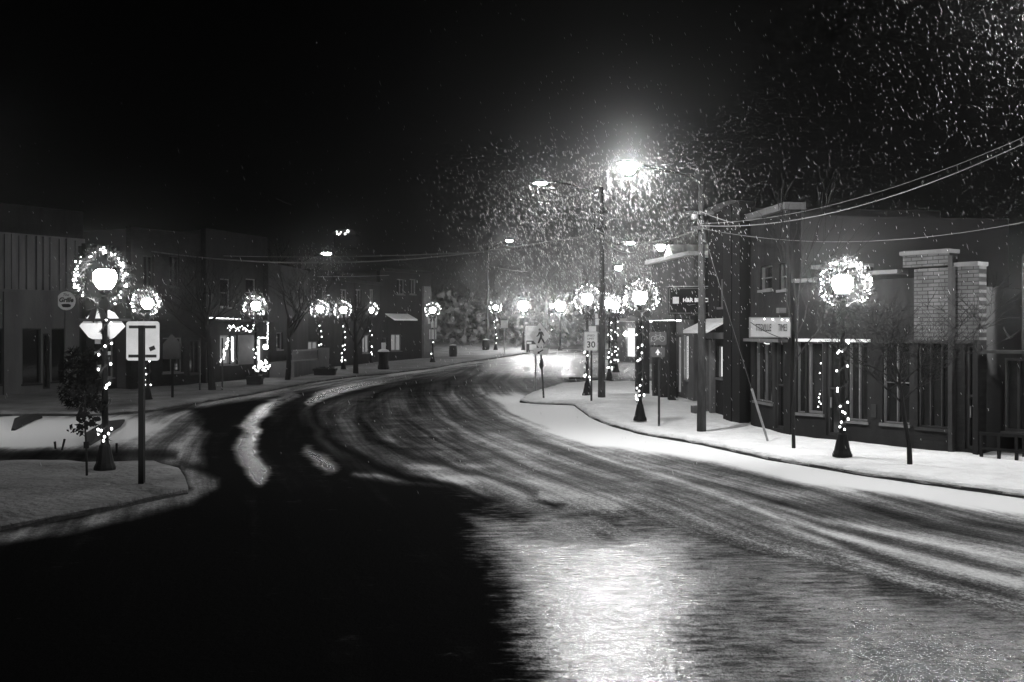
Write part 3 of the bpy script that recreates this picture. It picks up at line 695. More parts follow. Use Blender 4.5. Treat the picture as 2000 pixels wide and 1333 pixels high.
# 6 bicycle route sign
b = gp(1287, 833, .13); Y = b.y; s = F/Y
t = thing('road_sign', 'dark bicycle route sign above a small dark plate with an up arrow', 'road sign', b)
sign_post(t, zpy(652, Y, b.z), .032)
bz = zpy(661.5, Y, b.z)
bm = NB(); prism_xz(bm, rounded(33/s, 26/s, .04, -2.5/s, bz), -.06, -.045); pn = obj('panel', bm, M['signdark'], t)
bm = NB(); prism_xz(bm, rounded(28/s, 20/s, .04, -3/s, zpy(688, Y, b.z)), -.06, -.045); ap = obj('arrow_plate', bm, M['signdark'], t)
def ring(bm, cx_, cz_, r, w, y, n=20):
    a = [[bm.verts.new((cx_+q*math.cos(2*PI*k/n), y, cz_+q*math.sin(2*PI*k/n))) for k in range(n)] for q in (r-w, r+w)]
    for k in range(n): bm.faces.new((a[0][k], a[0][(k+1) % n], a[1][(k+1) % n], a[1][k]))
bm = NB(); ox = -2.5/s; wr = 5.0/s
for k in (-1, 1): ring(bm, ox+k*8.2/s, bz-.5/s, wr, .007, -.064)
def bar(bm, p, q, w=.011, y=-.064):
    p, q = Vector(p), Vector(q); n = (q-p).normalized(); n = Vector((-n.y, n.x))*w/2
    bm.faces.new([bm.verts.new((v.x, y, v.y)) for v in (p-n, p+n, q+n, q-n)])
K = lambda x, z: (ox+x/s, bz+z/s)
for a, c in ((K(-8, -.5), K(-4, 6)), (K(-4, 6), K(5, 5.5)), (K(5, 5.5), K(0, -1.5)), (K(0, -1.5), K(-4, 6)), (K(0, -1.5), K(8.2, -.5)), (K(5, 5.5), K(8.2, -.5)), (K(4, 8.3), K(5, 5.5)), (K(-6, 8.2), K(-3, 8)), (K(-4.6, 8), K(-4, 6)), (K(0, -1.5), K(-8, -.5)), (K(2, 8.6), K(6.5, 8.2))): bar(bm, a, c)
obj('bicycle_symbol', bm, M['galv'], pn)
bm = NB(); az = zpy(688, Y, b.z); prism_xz(bm, [(x/s-3/s, az+z/s) for x, z in [(-1.6, -6), (1.6, -6), (1.6, -2), (5, -2), (0, 6.5), (-5, -2), (-1.6, -2)]], -.066, -.062); obj('up_arrow', bm, M['signwhite'], ap)
# 7 far white sign, 8 dark pentagon sign
b = gz(985, 78, .1); Y = b.y; s = F/Y
t = thing('road_sign', 'small far white sign on a thin post left of the crossing diamond', 'road sign', b); sign_post(t, zpy(630, Y, b.z), .04, m='galv')
bm = NB(); box(bm, -7/s, 7/s, -.08, -.05, zpy(641, Y, b.z), zpy(626, Y, b.z)); obj('panel', bm, M['signwhite'], t)
b = gp(337, 776, .13); Y = b.y; s = F/Y
t = thing('road_sign', 'dim dark pentagon sign on a black post before the unlit shops', 'road sign', b); sign_post(t, zpy(660, Y, b.z), .05, m='black')
bm = NB(); prism_xz(bm, [(x/s, zpy(y, Y, b.z)) for x, y in [(-17, 702), (17, 702), (17, 672), (0, 652), (-17, 672)]], -.09, -.07); obj('panel', bm, M['darktrim'], t)
# banner on the far lamp post
b = POSTS[845]; Y = b.y-.25; s = F/Y
t = thing('banner', 'white vertical street banner of pale strips below a wreathed lamp', 'banner', gz(845, Y, 0))
for (x0, x1, y0, y1) in ((836, 840.5, 618, 633), (842, 847, 618, 641), (849, 853, 618, 640), (838.5, 841, 644, 663), (842.6, 848, 644, 663), (849.6, 852.3, 644, 663)):
    bm = NB(); zb = t.location.z; box(bm, (x0-845)/s, (x1-845)/s, -.02, .01, CH-(y1-HY)/F*Y-zb, CH-(y0-HY)/F*Y-zb); obj('strip', bm, M['signwhite'], t)
# ------------------------------------------------------------------ facades
class Fac:
    def __init__(s, A, B, name, label, cat='building', group=None):
        s.A = Vector((A[0], A[1])); s.B = Vector((B[0], B[1])); s.u = (s.B-s.A).normalized(); s.L = (s.B-s.A).length
        s.z0 = float(min(zg(*s.A), zg(*s.B)))
        n = Vector((s.u.y, -s.u.x)); s.o = 1 if n.dot(-s.A) > 0 else -1   # outward = local -Y * o
        s.t = thing(name, label, cat, (s.A.x, s.A.y, s.z0), math.atan2(s.u.y, s.u.x), group)
    def S(s, px):
        k = (px-CX)/F; # A + u t on ray x = k y
        return (k*s.A.y-s.A.x)/(s.u.x-k*s.u.y)
    def Y(s, px): return s.A.y+s.u.y*s.S(px)
    def Z(s, px, py): return CH-(py-HY)/F*s.Y(px)-s.z0
    def y(s, out): return -out*s.o                                        # local y of a plane 'out' metres in front of the wall
    def boxs(s, bm, s0, s1, z0, z1, o0, o1):
        a, b = sorted((s.y(o0), s.y(o1))); s0, s1 = sorted((s0, s1)); box(bm, s0, s1, a, b, z0, z1)
    def part(s, name, m, px0, px1, py_bot, py_top, o0, o1, parent=None, zref=None):
        bm = NB(); r = zref or px0
        s.boxs(bm, s.S(px0), s.S(px1), s.Z(r, py_bot), s.Z(r, py_top), o0, o1); return obj(name, bm, M[m], parent or s.t)
    def wall(s, m, s0, s1, z0, z1, holes, th=.3, name='wall', prof=None):
        """front sheet with real openings, given thickness"""
        s0, s1 = sorted((s0, s1))
        xs = sorted({s0, s1, *[v for h in holes for v in (min(h[0], h[1]), max(h[0], h[1]))]}); zs = sorted({z0, z1, *[v for h in holes for v in (h[2], h[3])]})
        xs = [v for v in xs if s0 <= v <= s1]; zs = [v for v in zs if z0 <= v <= z1]
        bm = NB(); V = {}
        def v(x, z):
            if (x, z) not in V: V[x, z] = bm.verts.new((x, 0, z))
            return V[x, z]
        for a, b in zip(xs, xs[1:]):
            for c, d in zip(zs, zs[1:]):
                mx, mz = (a+b)/2, (c+d)/2
                if any(min(h[0], h[1]) < mx < max(h[0], h[1]) and h[2] < mz < h[3] for h in holes): continue
                bm.faces.new((v(a, c), v(b, c), v(b, d), v(a, d)))
        r = bmesh.ops.extrude_face_region(bm, geom=list(bm.faces))
        bmesh.ops.translate(bm, verts=[g for g in r['geom'] if isinstance(g, bmesh.types.BMVert)], vec=(0, s.y(-th), 0))
        return obj(name, bm, M[m], s.t)
    def window(s, h, fm='trim', pm='glass', mull=1, trans=0, name='window', fw=.05, sill=True, deep=.14):
        s0, s1 = sorted(h[:2]); z0, z1 = h[2:]
        bm = NB(); e = .002
        s.boxs(bm, s0+e, s0+fw, z0+e, z1-e, -deep, -deep+.07); s.boxs(bm, s1-fw, s1-e, z0+e, z1-e, -deep, -deep+.07)
        s.boxs(bm, s0+fw, s1-fw, z0+e, z0+fw, -deep, -deep+.07); s.boxs(bm, s0+fw, s1-fw, z1-fw, z1-e, -deep, -deep+.07)
        for k in range(mull): x = s0+(s1-s0)*(k+1)/(mull+1); s.boxs(bm, x-fw*.4, x+fw*.4, z0+fw, z1-fw, -deep+.003, -deep+.066)
        for k in range(trans): z = z0+(z1-z0)*(k+1)/(trans+1); s.boxs(bm, s0+fw, s1-fw, z-fw*.35, z+fw*.35, -deep+.006, -deep+.06)
        f = obj(name, bm, M[fm], s.t)
        bm = NB(); s.boxs(bm, s0+e, s1-e, z0+e, z1-e, -deep-.03, -deep-.005); obj('pane', bm, M[pm], f)
        if sill: bm = NB(); s.boxs(bm, s0-.05, s1+.05, z0-.07, z0-.003, -.1, .06); obj('sill', bm, M[fm], f)
        return f
    def hole(s, px0, px1, py_bot, py_top, zref=None): r = zref or px0; return (s.S(px0), s.S(px1), s.Z(r, py_bot), s.Z(r, py_top))
    def body(s, m, s0, s1, z1, depth, z0=-.3, th=.3):
        bm = NB(); s.boxs(bm, s0, s1, z0, z1, -th-.003, -depth); return obj('body', bm, M[m], s.t)
# --- B1 stepped brick shopfront
f = Fac((9.95, 21.2), (7.1, 25.0), 'shop_building', 'one-storey shopfront with stepped parapet and pale brick on its right end')
top = f.Z(1913, 514); L = f.S(1551)
holes = [f.hole(1555, 1572, 806, 670, 1560), f.hole(1576, 1607, 808, 670, 1590), f.hole(1613, 1651, 852, 672, 1630), f.hole(1656, 1694, 822, 672, 1670), f.hole(1723, 1776, 828, 670, 1750), f.hole(1792, 1858, 836, 672, 1820), f.hole(1884, 1902, 878, 672, 1890)]
holes = [(a, b, c, f.Z(1750, 668)) for a, b, c, d in holes]
f.wall('stucco', f.S(1785), L, -.3, f.Z(1640, 545)-.06, [h for i, h in enumerate(holes) if i in (0, 1, 2, 3, 4)])
f.wall('brickpale', 0, f.S(1785)-.002, f.Z(1820, 664), top-.06, [], name='brick_panel')
f.wall('brick', 0, f.S(1785)-.002, -.3, f.Z(1820, 664)-.002, [holes[5], holes[6]])
bm = NB(); f.boxs(bm, f.S(1764), f.S(1856), f.Z(1820, 520), f.Z(1820, 492), -.3, .02); obj('raised_parapet', bm, M['brickpale'], f.t)
f.body('roof', 0, L, top-.5, 6)
for a, c, py, r in ((1761, 1858, 490.5, 1820), (1867, 1914, 514, 1895), (1700, 1757, 530, 1730), (1551, 1612, 546, 1580), (1655, 1690, 517, 1670), (1588, 1620, 520, 1600)):
    bm = NB(); z = f.Z(r, py); f.boxs(bm, f.S(a), f.S(c), z-.07, z+.02, -.35, .1); obj('coping', bm, M['stuccopale'], f.t)
bm = NB(); f.boxs(bm, f.S(1655), f.S(1690), f.Z(1670, 548), f.Z(1670, 518)-.05, -.3, .0); f.boxs(bm, f.S(1590), f.S(1618), f.Z(1600, 548), f.Z(1600, 522)-.06, -.3, .0); obj('parapet_block', bm, M['stucco'], f.t)
bm = NB(); f.boxs(bm, f.S(1858), f.S(1866), -.3, f.Z(1860, 500), .0, .14); obj('pilaster', bm, M['darktrim'], f.t)
bm = NB(); f.boxs(bm, f.S(1904), f.S(1914), -.3, f.Z(1910, 664), .0, .1); obj('pilaster', bm, M['stucco'], f.t)
bm = NB(); z = f.Z(1630, 668); f.boxs(bm, f.S(1560), f.S(1700), z, z+.07, .0, .14); obj('ledge', bm, M['snow'], f.t)
bm = NB(); z = f.Z(1820, 668); f.boxs(bm, f.S(1716), f.S(1900), z-.03, z+.04, .0, .07); obj('ledge', bm, M['darktrim'], f.t)
f.window(holes[0], mull=0, fw=.03); f.window(holes[1], mull=0, fw=.06); f.window(holes[3], mull=1, fw=.04); f.window(holes[4], mull=1, trans=1, fw=.035); f.window(holes[5], fm='darktrim', mull=2, fw=.04)
for h in (holes[2], holes[6]):
    d = f.window(h, fm='darktrim', mull=0, trans=1, name='door', sill=False, fw=.07)
    bm = NB(); x = max(h[:2])-.12; f.boxs(bm, x, x+.02, .9, 1.15, -.07, -.03); obj('handle', bm, M['galv'], d)
bm = NB(); f.boxs(bm, f.S(1702), f.S(1712), f.Z(1705, 815), f.Z(1705, 790), .002, .03); obj('meter_box', bm, M['darktrim'], f.t)
B1F = f
# star-string lights in the shop window
WT = thing('string_light', 'few hanging bulbs inside the leftmost window of the stepped shopfront', 'string light', (0, 0, 0)); me = bulb_mesh(.02)
for px, py in ((1603, 710), (1601, 729), (1601, 770), (1599, 777), (1600, 785), (1603, 789), (1598, 795)):
    o = link(bpy.data.objects.new('bulb', me)); o.parent = WT; y = f.Y(px)-.12; o.location = at(px, py, y)
# --- low dark building at far right
f = Fac((16.0, 15.2), (10.6, 20.9), 'shop_building', 'dim dark low building at the right edge beyond the brick shopfront')
hs = [f.hole(1960, 2040, 842, 700)]
f.wall('stucco', 0, f.L-.1, -.3, f.Z(1960, 500), hs); f.body('roof', 0, f.L-.1, f.Z(1960, 505), 5); f.window(hs[0], fm='darktrim', mull=2)
bm = NB(); f.boxs(bm, f.S(1935), f.S(2040), f.Z(1960, 690), f.Z(1960, 684), .0, .5); obj('ledge', bm, M['darktrim'], f.t)
bm = NB(); z = f.Z(1960, 845); f.boxs(bm, f.S(1932), f.S(2060), z-.03, z+.03, .5, .56); f.boxs(bm, f.S(1932), f.S(2060), z-.33, z-.28, .5, .56)
for px in (1936, 1970, 2004, 2040): x = f.S(px); f.boxs(bm, x-.03, x+.03, -.1, z+.03, .502, .558)
obj('rail', bm, M['black'], f.t)
# --- B2 newspaper office
A = Vector((7.05, 25.25)); 
f = Fac(A, (6.6, 28.6), 'office_building', 'two-storey office with a long white name board over its shop window')
zt = f.Z(1548, 404); hs = [f.hole(1484, 1508, 566, 520, 1495), f.hole(1521, 1536, 566, 515, 1528), f.hole(1474, 1508, 785, 668, 1490), f.hole(1513, 1530, 838, 668, 1520)]
f.wall('stucco', 0, f.S(1466), -.3, zt, hs); f.body('roof', 0, f.S(1466), zt-.2, 6)
bm = NB(); f.boxs(bm, -.05, f.S(1466), zt-.05, zt+.13, -.4, .16); obj('cornice', bm, M['stuccopale'], f.t)
for h in hs[:3]: f.window(h, mull=1 if h is hs[2] else 0, trans=1 if h is not hs[2] else 0, fw=.035)
d = f.window(hs[3], fm='darktrim', mull=0, trans=1, name='door', sill=False, fw=.07)
bm = NB(); z = f.Z(1500, 668); f.boxs(bm, f.S(1538), f.S(1468), z, z+.08, 0, .25); obj('ledge', bm, M['trim'], f.t)
bm = NB(); x = f.S(1533); f.boxs(bm, x-.08, x+.08, f.Z(1530, 612), f.Z(1530, 602), 0, .2); obj('wall_light', bm, M['trim'], f.t)
# the board (hung flat to the road, turned to the camera)
Yb = 25.0; s = F/Yb; c = at(1504, 640, Yb)
t = thing('sign_board', 'long white newspaper name board reading TIMES over the office window', 'sign board', c, R(-4))
bm = NB(); box(bm, -39/s, 39/s, 0, .06, -19/s, 19/s); pn = obj('board', bm, M['signboard'], t)
bm = NB()
for k in (-1, 1): box(bm, -39.8/s, 39.8/s, -.02, .0+.065, k*19/s-.012, k*19/s+.012); box(bm, k*39/s-.012, k*39/s+.012, -.018, .063, -19/s+.012, 19/s-.012)
obj('frame', bm, M['trim'], t)
lettering('TTSVILLE', 20/s, (-13/s, -.008, -1/s), M['ink'], pn, sx=.38); lettering('TIMES', 20/s, (24/s, -.008, -1/s), M['ink'], pn, sx=.34)
for k, x in enumerate((-12, 4, 22, 32)):
    bm = NB(); ball(bm, (x/s, -.06, 16.5/s-.01*k), .022, 1); obj('bulb', bm, M['bulb'], t)
bm = NB(); box(bm, -.02, .02, .06, .5, -.02, .02); obj('bracket', bm, M['darktrim'], t)
wire(at(1466, 630, 24.85), at(1540, 664, 24.85), .06, .010, 'dark cable drooping across the white name board').data.materials[0] = M['ink']
# lit tube below the board
bm = NB(); tube(bm, [at(1492, 670, 25.6), at(1497, 672, 25.6), at(1503, 672, 25.6)], .016, 5); tag(obj('wall_lamp', bm, M['lit']), 'short bright curved tube lamp under the white name board', 'lamp')
# --- B3 tall building with the awning
f = Fac((6.75, 28.75), (6.2, 33.0), 'shop_building', 'tall dark building with a white awning over a narrow lit doorway')
zt = f.Z(1430, 402); hs = [f.hole(1400, 1411, 738, 676, 1405), f.hole(1416, 1428, 790, 668, 1420), f.hole(1404, 1418, 600, 545, 1410)]
Lf = f.S(1383); f.wall('stucco', 0, Lf, -.3, zt, hs); f.body('roof', 0, Lf, zt-.2, 6)
bm = NB(); f.boxs(bm, f.S(1432), Lf, zt-.04, zt+.14, -.4, .16); obj('cornice', bm, M['stuccopale'], f.t)
f.window(hs[0], pm='lit', mull=0, fw=.03); f.window(hs[1], mull=0, trans=1, fw=.04, name='door', sill=False); f.window(hs[2], mull=0, fw=.04)
bm = NB(); x0, x1 = sorted((f.S(1430), f.S(1381))); y0, y1 = f.y(0.01), f.y(.8); zl, zh = f.Z(1405, 645), f.Z(1405, 622)
vs_ = [bm.verts.new(p) for p in ((x0, y0, zh), (x1, y0, zh), (x1, y1, zl), (x0, y1, zl), (x0, y0, zh-.04), (x1, y0, zh-.04), (x1, y1, zl-.1), (x0, y1, zl-.1))]
for q in ((0, 1, 2, 3), (7, 6, 5, 4), (3, 2, 6, 7), (0, 3, 7, 4), (1, 5, 6, 2), (0, 4, 5, 1)): bm.faces.new([vs_[i] for i in q])
obj('awning', bm, M['snow'], f.t)
bm = NB(); f.boxs(bm, f.S(1433), f.S(1383), f.Z(1405, 662), f.Z(1405, 650), .0, .3); obj('fascia', bm, M['stuccopale'], f.t)
for px in (1386, 1396, 1428):
    bm = NB(); x = f.S(px); f.boxs(bm, x-.09, x+.09, -.1, f.Z(px, 664), .01, .16); obj('column', bm, M['trim'], f.t)
for (a, c, m_) in ((1431, 1447, 'black'), (1449, 1464, 'black')):  # black boxes filling the dark vertical band of the wall
    bm = NB(); x0 = f.S(a) ; x1 = f.S(c); f.boxs(bm, x0, x1, -.3, zt-.05, 0.0, .3); obj('dark_band', bm, M[m_], f.t)
bm = NB(); x = f.S(1395); f.boxs(bm, x-.22, x+.22, .15, .4, .35, .7); tag(obj('step_box', bm, M['stuccopale'], f.t), 'x', 'x'); o = bpy.data.objects['step_box']; del o['label']; del o['category']
# --- B4 tax office with the projecting sign
f = Fac((6.35, 34.8), (5.55, 39.6), 'office_building', 'corner tax office with a brightly lit entrance under a flat canopy')
zt = f.Z(1345, 500); Lf = f.L; hs = [f.hole(1336, 1344, 742, 655, 1340), f.hole(1300, 1312, 742, 655, 1306), f.hole(1318, 1330, 770, 655, 1324)]
f.wall('stuccopale', 0, Lf, -.3, zt, hs); f.body('stucco', 0, Lf, zt-.1, 7)
f.window(hs[0], pm='litbright', mull=0, fw=.03); f.window(hs[1], pm='litdim', mull=0, fw=.05); f.window(hs[2], mull=0, pm='litdim', name='door', sill=False, fw=.07)
bm = NB(); f.boxs(bm, -.1, Lf+.1, zt-.02, zt+.12, -.6, .25); obj('roof_edge', bm, M['snow'], f.t)
bm = NB(); f.boxs(bm, .0, Lf+.5, f.Z(1310, 626), f.Z(1310, 616), .0, .9); can = obj('canopy', bm, M['stuccopale'], f.t)
bm = NB(); f.boxs(bm, .3, Lf+.3, f.Z(1310, 626)-.06, f.Z(1310, 626)-.004, .35, .5); obj('tube_light', bm, M['litbright'], can)
for px in (1280, 1294, 1316, 1330, 1348):
    bm = NB(); x = f.S(px); f.boxs(bm, x-.11, x+.11, -.1, f.Z(px, 627), .55, .8); obj('column', bm, M['darktrim'], f.t)
bm = NB(); f.boxs(bm, f.S(1334), f.S(1300), -.1, .55, .2, .5); obj('planter_wall', bm, M['darktrim'], f.t)
Yb = 33.0; s = F/Yb; c = at(1350, 588, Yb)
t = thing('sign_board', 'black framed tax office sign with a pale square and white letters', 'sign board', c, R(-3))
bm = NB(); box(bm, -44/s, 44/s, 0, .2, -27/s, 27/s); pn = obj('board', bm, M['black'], t)
bm = NB()
for k in (-1, 1): box(bm, -42/s, 42/s, -.03, -.002, k*24/s-.012, k*24/s+.012)
box(bm, -42/s-.012, -42/s+.012, -.029, -.001, -24/s, 24/s); obj('frame', bm, M['trim'], t)
bm = NB(); box(bm, -44.5/s, 44.5/s, -.02, .24, 27/s, 29/s); obj('top_rim', bm, M['galv'], t)
bm = NB(); box(bm, -36/s, -24/s, -.02, -.003, -5.5/s, 7.5/s); sq = obj('pale_square', bm, M['signwhite'], t)
lettering('H&R BLOCK', 10.5/s, (11/s, -.012, 1/s), M['signlit'], pn, sx=.95, weight=.006)
bm = NB(); tube(bm, [(-8/s, -.012, -7/s), (-4/s, -.012, -8.5/s), (2/s, -.012, -7/s), (8/s, -.012, -6.6/s)], .008, 4); obj('swoosh', bm, M['galv'], pn)
bm = NB()
for k in (-1, 1): tube(bm, [(k*30/s, .1, -27/s), (k*30/s, .1, -38/s)], .04, 6)
obj('bracket', bm, M['darktrim'], t)
# --- lit bay behind
f = Fac(gp(1285, 712), gp(1205, 706), 'garage_building', 'small pale garage with brightly lit bay beyond the lamp posts')
zt = f.Z(1285, 628); hs = [f.hole(1262, 1222, 700, 640)]
f.wall('stuccopale', 0, f.L, -.3, zt, hs); f.body('roof', 0, f.L, zt-.1, 8); f.window(hs[0], pm='lit', mull=1, sill=False)
bm = NB(); f.boxs(bm, -.2, f.L+.2, zt, zt+.25, -1, .4); obj('roof_edge', bm, M['snow'], f.t)
for px, py in ((1222, 653), (1247, 654)):
    bm = NB(); ball(bm, (0, 0, 0), .16, 2); o = obj('flood_light', bm, lampmat('flood', 60)); o.location = at(px, py, f.Y(px)-.6)
    tag(o, 'round flood light on the lit garage, '+('left one' if px < 1230 else 'right one'), 'flood light', 'flood lights on the garage')
# --- buildings behind the lamp row, far right upper (roof gable)
f = Fac(gp(1345, 735), gp(1290, 722), 'house', 'gabled house behind the tax office with a snowy roof edge')
zt = f.Z(1295, 560); f.wall('stucco', 0, f.L, -.3, zt, []); f.body('stucco', 0, f.L, zt, 8)
bm = NB(); x0, x1 = -.4, f.L+.4; y0 = f.y(.3); y1 = f.y(-8.3); ym = f.y(-4)
v_ = [bm.verts.new(p) for p in ((x0, y0, zt), (x1, y0, zt), (x1, y1, zt), (x0, y1, zt), ((x0+x1)/2, y0, zt+2.2), ((x0+x1)/2, y1, zt+2.2))]
for q in ((0, 1, 4), (2, 3, 5), (1, 2, 5, 4), (3, 0, 4, 5), (0, 3, 2, 1)): bm.faces.new([v_[i] for i in q])
obj('roof', bm, M['snow'], f.t)

# ------------------------------------------------------------------ left row of shops
def shop(pa, pb, label, top, wm='brick', name='shop_building'):
    f = Fac(gp(*pa, .13), gp(*pb, .13), name, label); return f
# BL1
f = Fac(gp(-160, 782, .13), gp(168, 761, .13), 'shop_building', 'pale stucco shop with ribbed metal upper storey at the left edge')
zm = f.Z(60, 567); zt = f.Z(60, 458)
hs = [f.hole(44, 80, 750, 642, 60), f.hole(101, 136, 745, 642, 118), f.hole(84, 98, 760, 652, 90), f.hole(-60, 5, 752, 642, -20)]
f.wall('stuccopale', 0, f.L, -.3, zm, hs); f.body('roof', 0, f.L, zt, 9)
bm = NB(); f.boxs(bm, 0, f.L, zm+.002, zt, -.3, -.06)
x = 0.1
while x < f.L-.3:
    wdt = rnd.choice((.18, .3, .3, .42)); f.boxs(bm, x, x+wdt, zm+.02, zt-.02-rnd.random()*.1, -.06, rnd.uniform(-.02, .08)); x += wdt+.12
obj('ribbed_cladding', bm, M['cladding'], f.t)
bm = NB(); f.boxs(bm, 0, f.L, zt+.002, f.Z(60, 402), -.5, -.2); obj('parapet', bm, M['stucco'], f.t)
for h in (hs[0], hs[1], hs[3]): f.window(h, fm='darktrim', mull=0, fw=.05)
f.window(hs[2], fm='darktrim', mull=0, trans=0, name='door', sill=False, fw=.08)
for px in (22, 140): bm = NB(); x = f.S(px); f.boxs(bm, x-.35, x+.35, -.1, zm-.1, .002, .12); obj('pilaster', bm, M['stuccopale'], f.t)
Yb = f.Y(129)-.3; s = F/Yb
t = thing('sign_board', 'round pale grill sign with dark script on the stucco wall', 'sign board', at(129, 588, Yb))
bm = NB(); prism_xz(bm, [(18*math.cos(a)/s, 18.3*math.sin(a)/s) for a in [2*PI*k/28 for k in range(28)]], 0, .05); pn = obj('disc', bm, M['signback'], t)
lettering('The', 8/s, (0, -.01, 11.5/s), M['ink'], pn, shear=.2); lettering('Grille', 12.5/s, (0, -.01, 1.5/s), M['ink'], pn, shear=.25, weight=.01)
bm = NB(); prism_xz(bm, [(x/s, z/s) for x, z in ((-9, -7), (-4, -6), (6, -6), (10, -8), (9, -12), (3, -13), (-6, -12.5))], -.012, -.004); obj('dark_ribbon', bm, M['ink'], pn)
# BL2
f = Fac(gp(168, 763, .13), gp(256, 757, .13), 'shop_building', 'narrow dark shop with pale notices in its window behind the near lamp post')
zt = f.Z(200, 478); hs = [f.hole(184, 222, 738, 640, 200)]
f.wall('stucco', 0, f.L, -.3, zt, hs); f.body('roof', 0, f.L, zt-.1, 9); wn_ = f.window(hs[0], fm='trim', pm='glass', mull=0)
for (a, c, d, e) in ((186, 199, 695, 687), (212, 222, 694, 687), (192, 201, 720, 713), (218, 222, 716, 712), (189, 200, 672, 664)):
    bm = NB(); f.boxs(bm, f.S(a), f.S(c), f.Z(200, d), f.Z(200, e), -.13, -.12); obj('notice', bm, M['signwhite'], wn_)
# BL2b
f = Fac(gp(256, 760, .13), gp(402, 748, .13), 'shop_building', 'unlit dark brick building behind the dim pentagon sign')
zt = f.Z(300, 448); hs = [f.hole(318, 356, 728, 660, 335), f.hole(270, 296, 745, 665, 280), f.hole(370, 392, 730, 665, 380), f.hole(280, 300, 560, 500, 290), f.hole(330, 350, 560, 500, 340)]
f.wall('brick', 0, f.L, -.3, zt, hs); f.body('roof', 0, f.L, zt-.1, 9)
for h in hs: f.window(h, fm='trim' if h is hs[0] else 'darktrim', mull=1, fw=.05)
# BL3 lit shop
f = Fac(gp(402, 749, .13), gp(523, 737, .13), 'shop_building', 'two-storey shop outlined with fairy lights and glowing shop windows')
zt = f.Z(460, 455); zf = f.Z(460, 626); hs = [f.hole(430, 449, 712, 655, 440), f.hole(451, 463, 712, 655, 457), f.hole(500, 517, 726, 660, 508), f.hole(430, 450, 600, 545, 440), f.hole(480, 500, 600, 545, 490)]
f.wall('stucco', 0, f.L, -.3, zt, hs); f.body('roof', 0, f.L, zt-.1, 9)
f.window(hs[0], pm='litdim', mull=0, fw=.06); f.window(hs[1], pm='litdim', mull=0, fw=.06); f.window(hs[2], pm='lit', mull=0, fw=.08, name='door', sill=False)
for h in hs[3:]: f.window(h, mull=0, trans=1)
bm = NB(); f.boxs(bm, f.S(465), f.S(494), f.Z(480, 712), f.Z(480, 655), 0.002, .06); obj('pale_panel', bm, M['trim'], f.t)
bm = NB(); f.boxs(bm, f.S(408), f.L+.2, zf-.05, zf+.05, .0, .5); obj('eave', bm, M['darktrim'], f.t)
me = bulb_mesh(.03)
def fairy(name, label, pts, mesh=None, jit=.5):
    t = thing(name, label, 'fairy lights', (0, 0, 0), 0, 'fairy lights on the lit shop')
    for px, py, Yq in pts:
        o = link(bpy.data.objects.new('bulb', mesh or me)); o.parent = t; o.location = at(px+rnd.uniform(-jit, jit), py+rnd.uniform(-jit, jit), Yq)
    return t
fairy('fairy_lights', 'row of fairy lights along the eave of the lit shop', [(410+k*2.2, 621+k*.13, f.Y(410+k*2.2)-.65) for k in range(52)], jit=.7)
fairy('fairy_lights', 'cluster of fairy lights on the fascia under the eave', [(438+rnd.random()*58, 636+rnd.random()*13, f.Y(460)-.6) for k in range(36)], jit=1)
fairy('fairy_lights', 'fairy lights framing the right corner of the lit shop', [(523+rnd.uniform(-1, 1), 628+k*3.2, f.Y(520)-.5) for k in range(14)]+[(505+k*2, 660, f.Y(510)-.5) for k in range(9)])
fairy('fairy_lights', 'big bulbs of a lit tree shape in the left shop window', [(447-k*1.1+rnd.uniform(-3, 3), 662+k*3.2, f.Y(440)-.3) for k in range(15)]+[(454+rnd.uniform(-1, 1), 660+k*3.4, f.Y(455)-.3) for k in range(14)], bulb_mesh(.055))
fairy('fairy_lights', 'few loose bulbs left of the lit shop near the tree', [(411, 608, 50), (424, 597, 50), (420, 603, 50), (411, 628, 50), (434, 609, 50), (410, 712, 50), (411, 705, 50)], bulb_mesh(.045))
bm = NB(); ball(bm, (0, 0, 0), .13, 2); o = obj('glowing_ball', bm, lampmat('ball_glow', 25)); o.location = at(519, 678, f.Y(519)-1.0); tag(o, 'round glowing lantern at the porch door', 'lantern')
c = at(516, 715, 47.9); t = thing('lit_shrub', 'small round shrub smothered in lights by the porch steps', 'lit shrub', c)
bm = NB()
for k in range(60):
    d = Vector((rnd.gauss(0, 1), rnd.gauss(0, 1), rnd.gauss(0, 1))).normalized()*.22*rnd.random()**.4; clump(bm, d, d*3, 5, .12, .015, rnd)
obj('foliage', bm, M['needles'], t); mb = bulb_mesh(.05)
for k in range(34):
    d = Vector((rnd.gauss(0, 1), rnd.gauss(0, 1), rnd.gauss(0, 1))).normalized()*.26
    if d.y > .1: d.y = -d.y
    o = link(bpy.data.objects.new('bulb', mb)); o.parent = t; o.location = d
# porch
f = Fac(gp(524, 738, .13), gp(602, 724, .13), 'porch_house', 'pale house with a railed porch above the street', 'house')
zt = f.Z(560, 520); hs = [f.hole(540, 552, 683, 650, 545)]
f.wall('stucco', 0, f.L, -.3, zt, hs); f.body('roof', 0, f.L, zt-.1, 8); f.window(hs[0], mull=0, pm='glass')
bm = NB(); zd = f.Z(545, 706); f.boxs(bm, f.S(526), f.S(600), -.2, zd, .003, 1.3); obj('porch_deck', bm, M['stuccopale'], f.t)
bm = NB(); zr = f.Z(545, 684); f.boxs(bm, f.S(524), f.S(576), zr-.05, zr+.03, 1.22, 1.3); f.boxs(bm, f.S(524), f.S(576), zd+.03, zd+.08, 1.22, 1.3)
x = f.S(524)
while x < f.S(576): f.boxs(bm, x, x+.045, zd+.081, zr-.051, 1.24, 1.28); x += .17
obj('railing', bm, M['trim'], f.t)
bm = NB(); f.boxs(bm, f.S(577), f.S(601), zd+.003, f.Z(590, 680), .9, 1.3); obj('porch_wall', bm, M['stuccopale'], f.t)
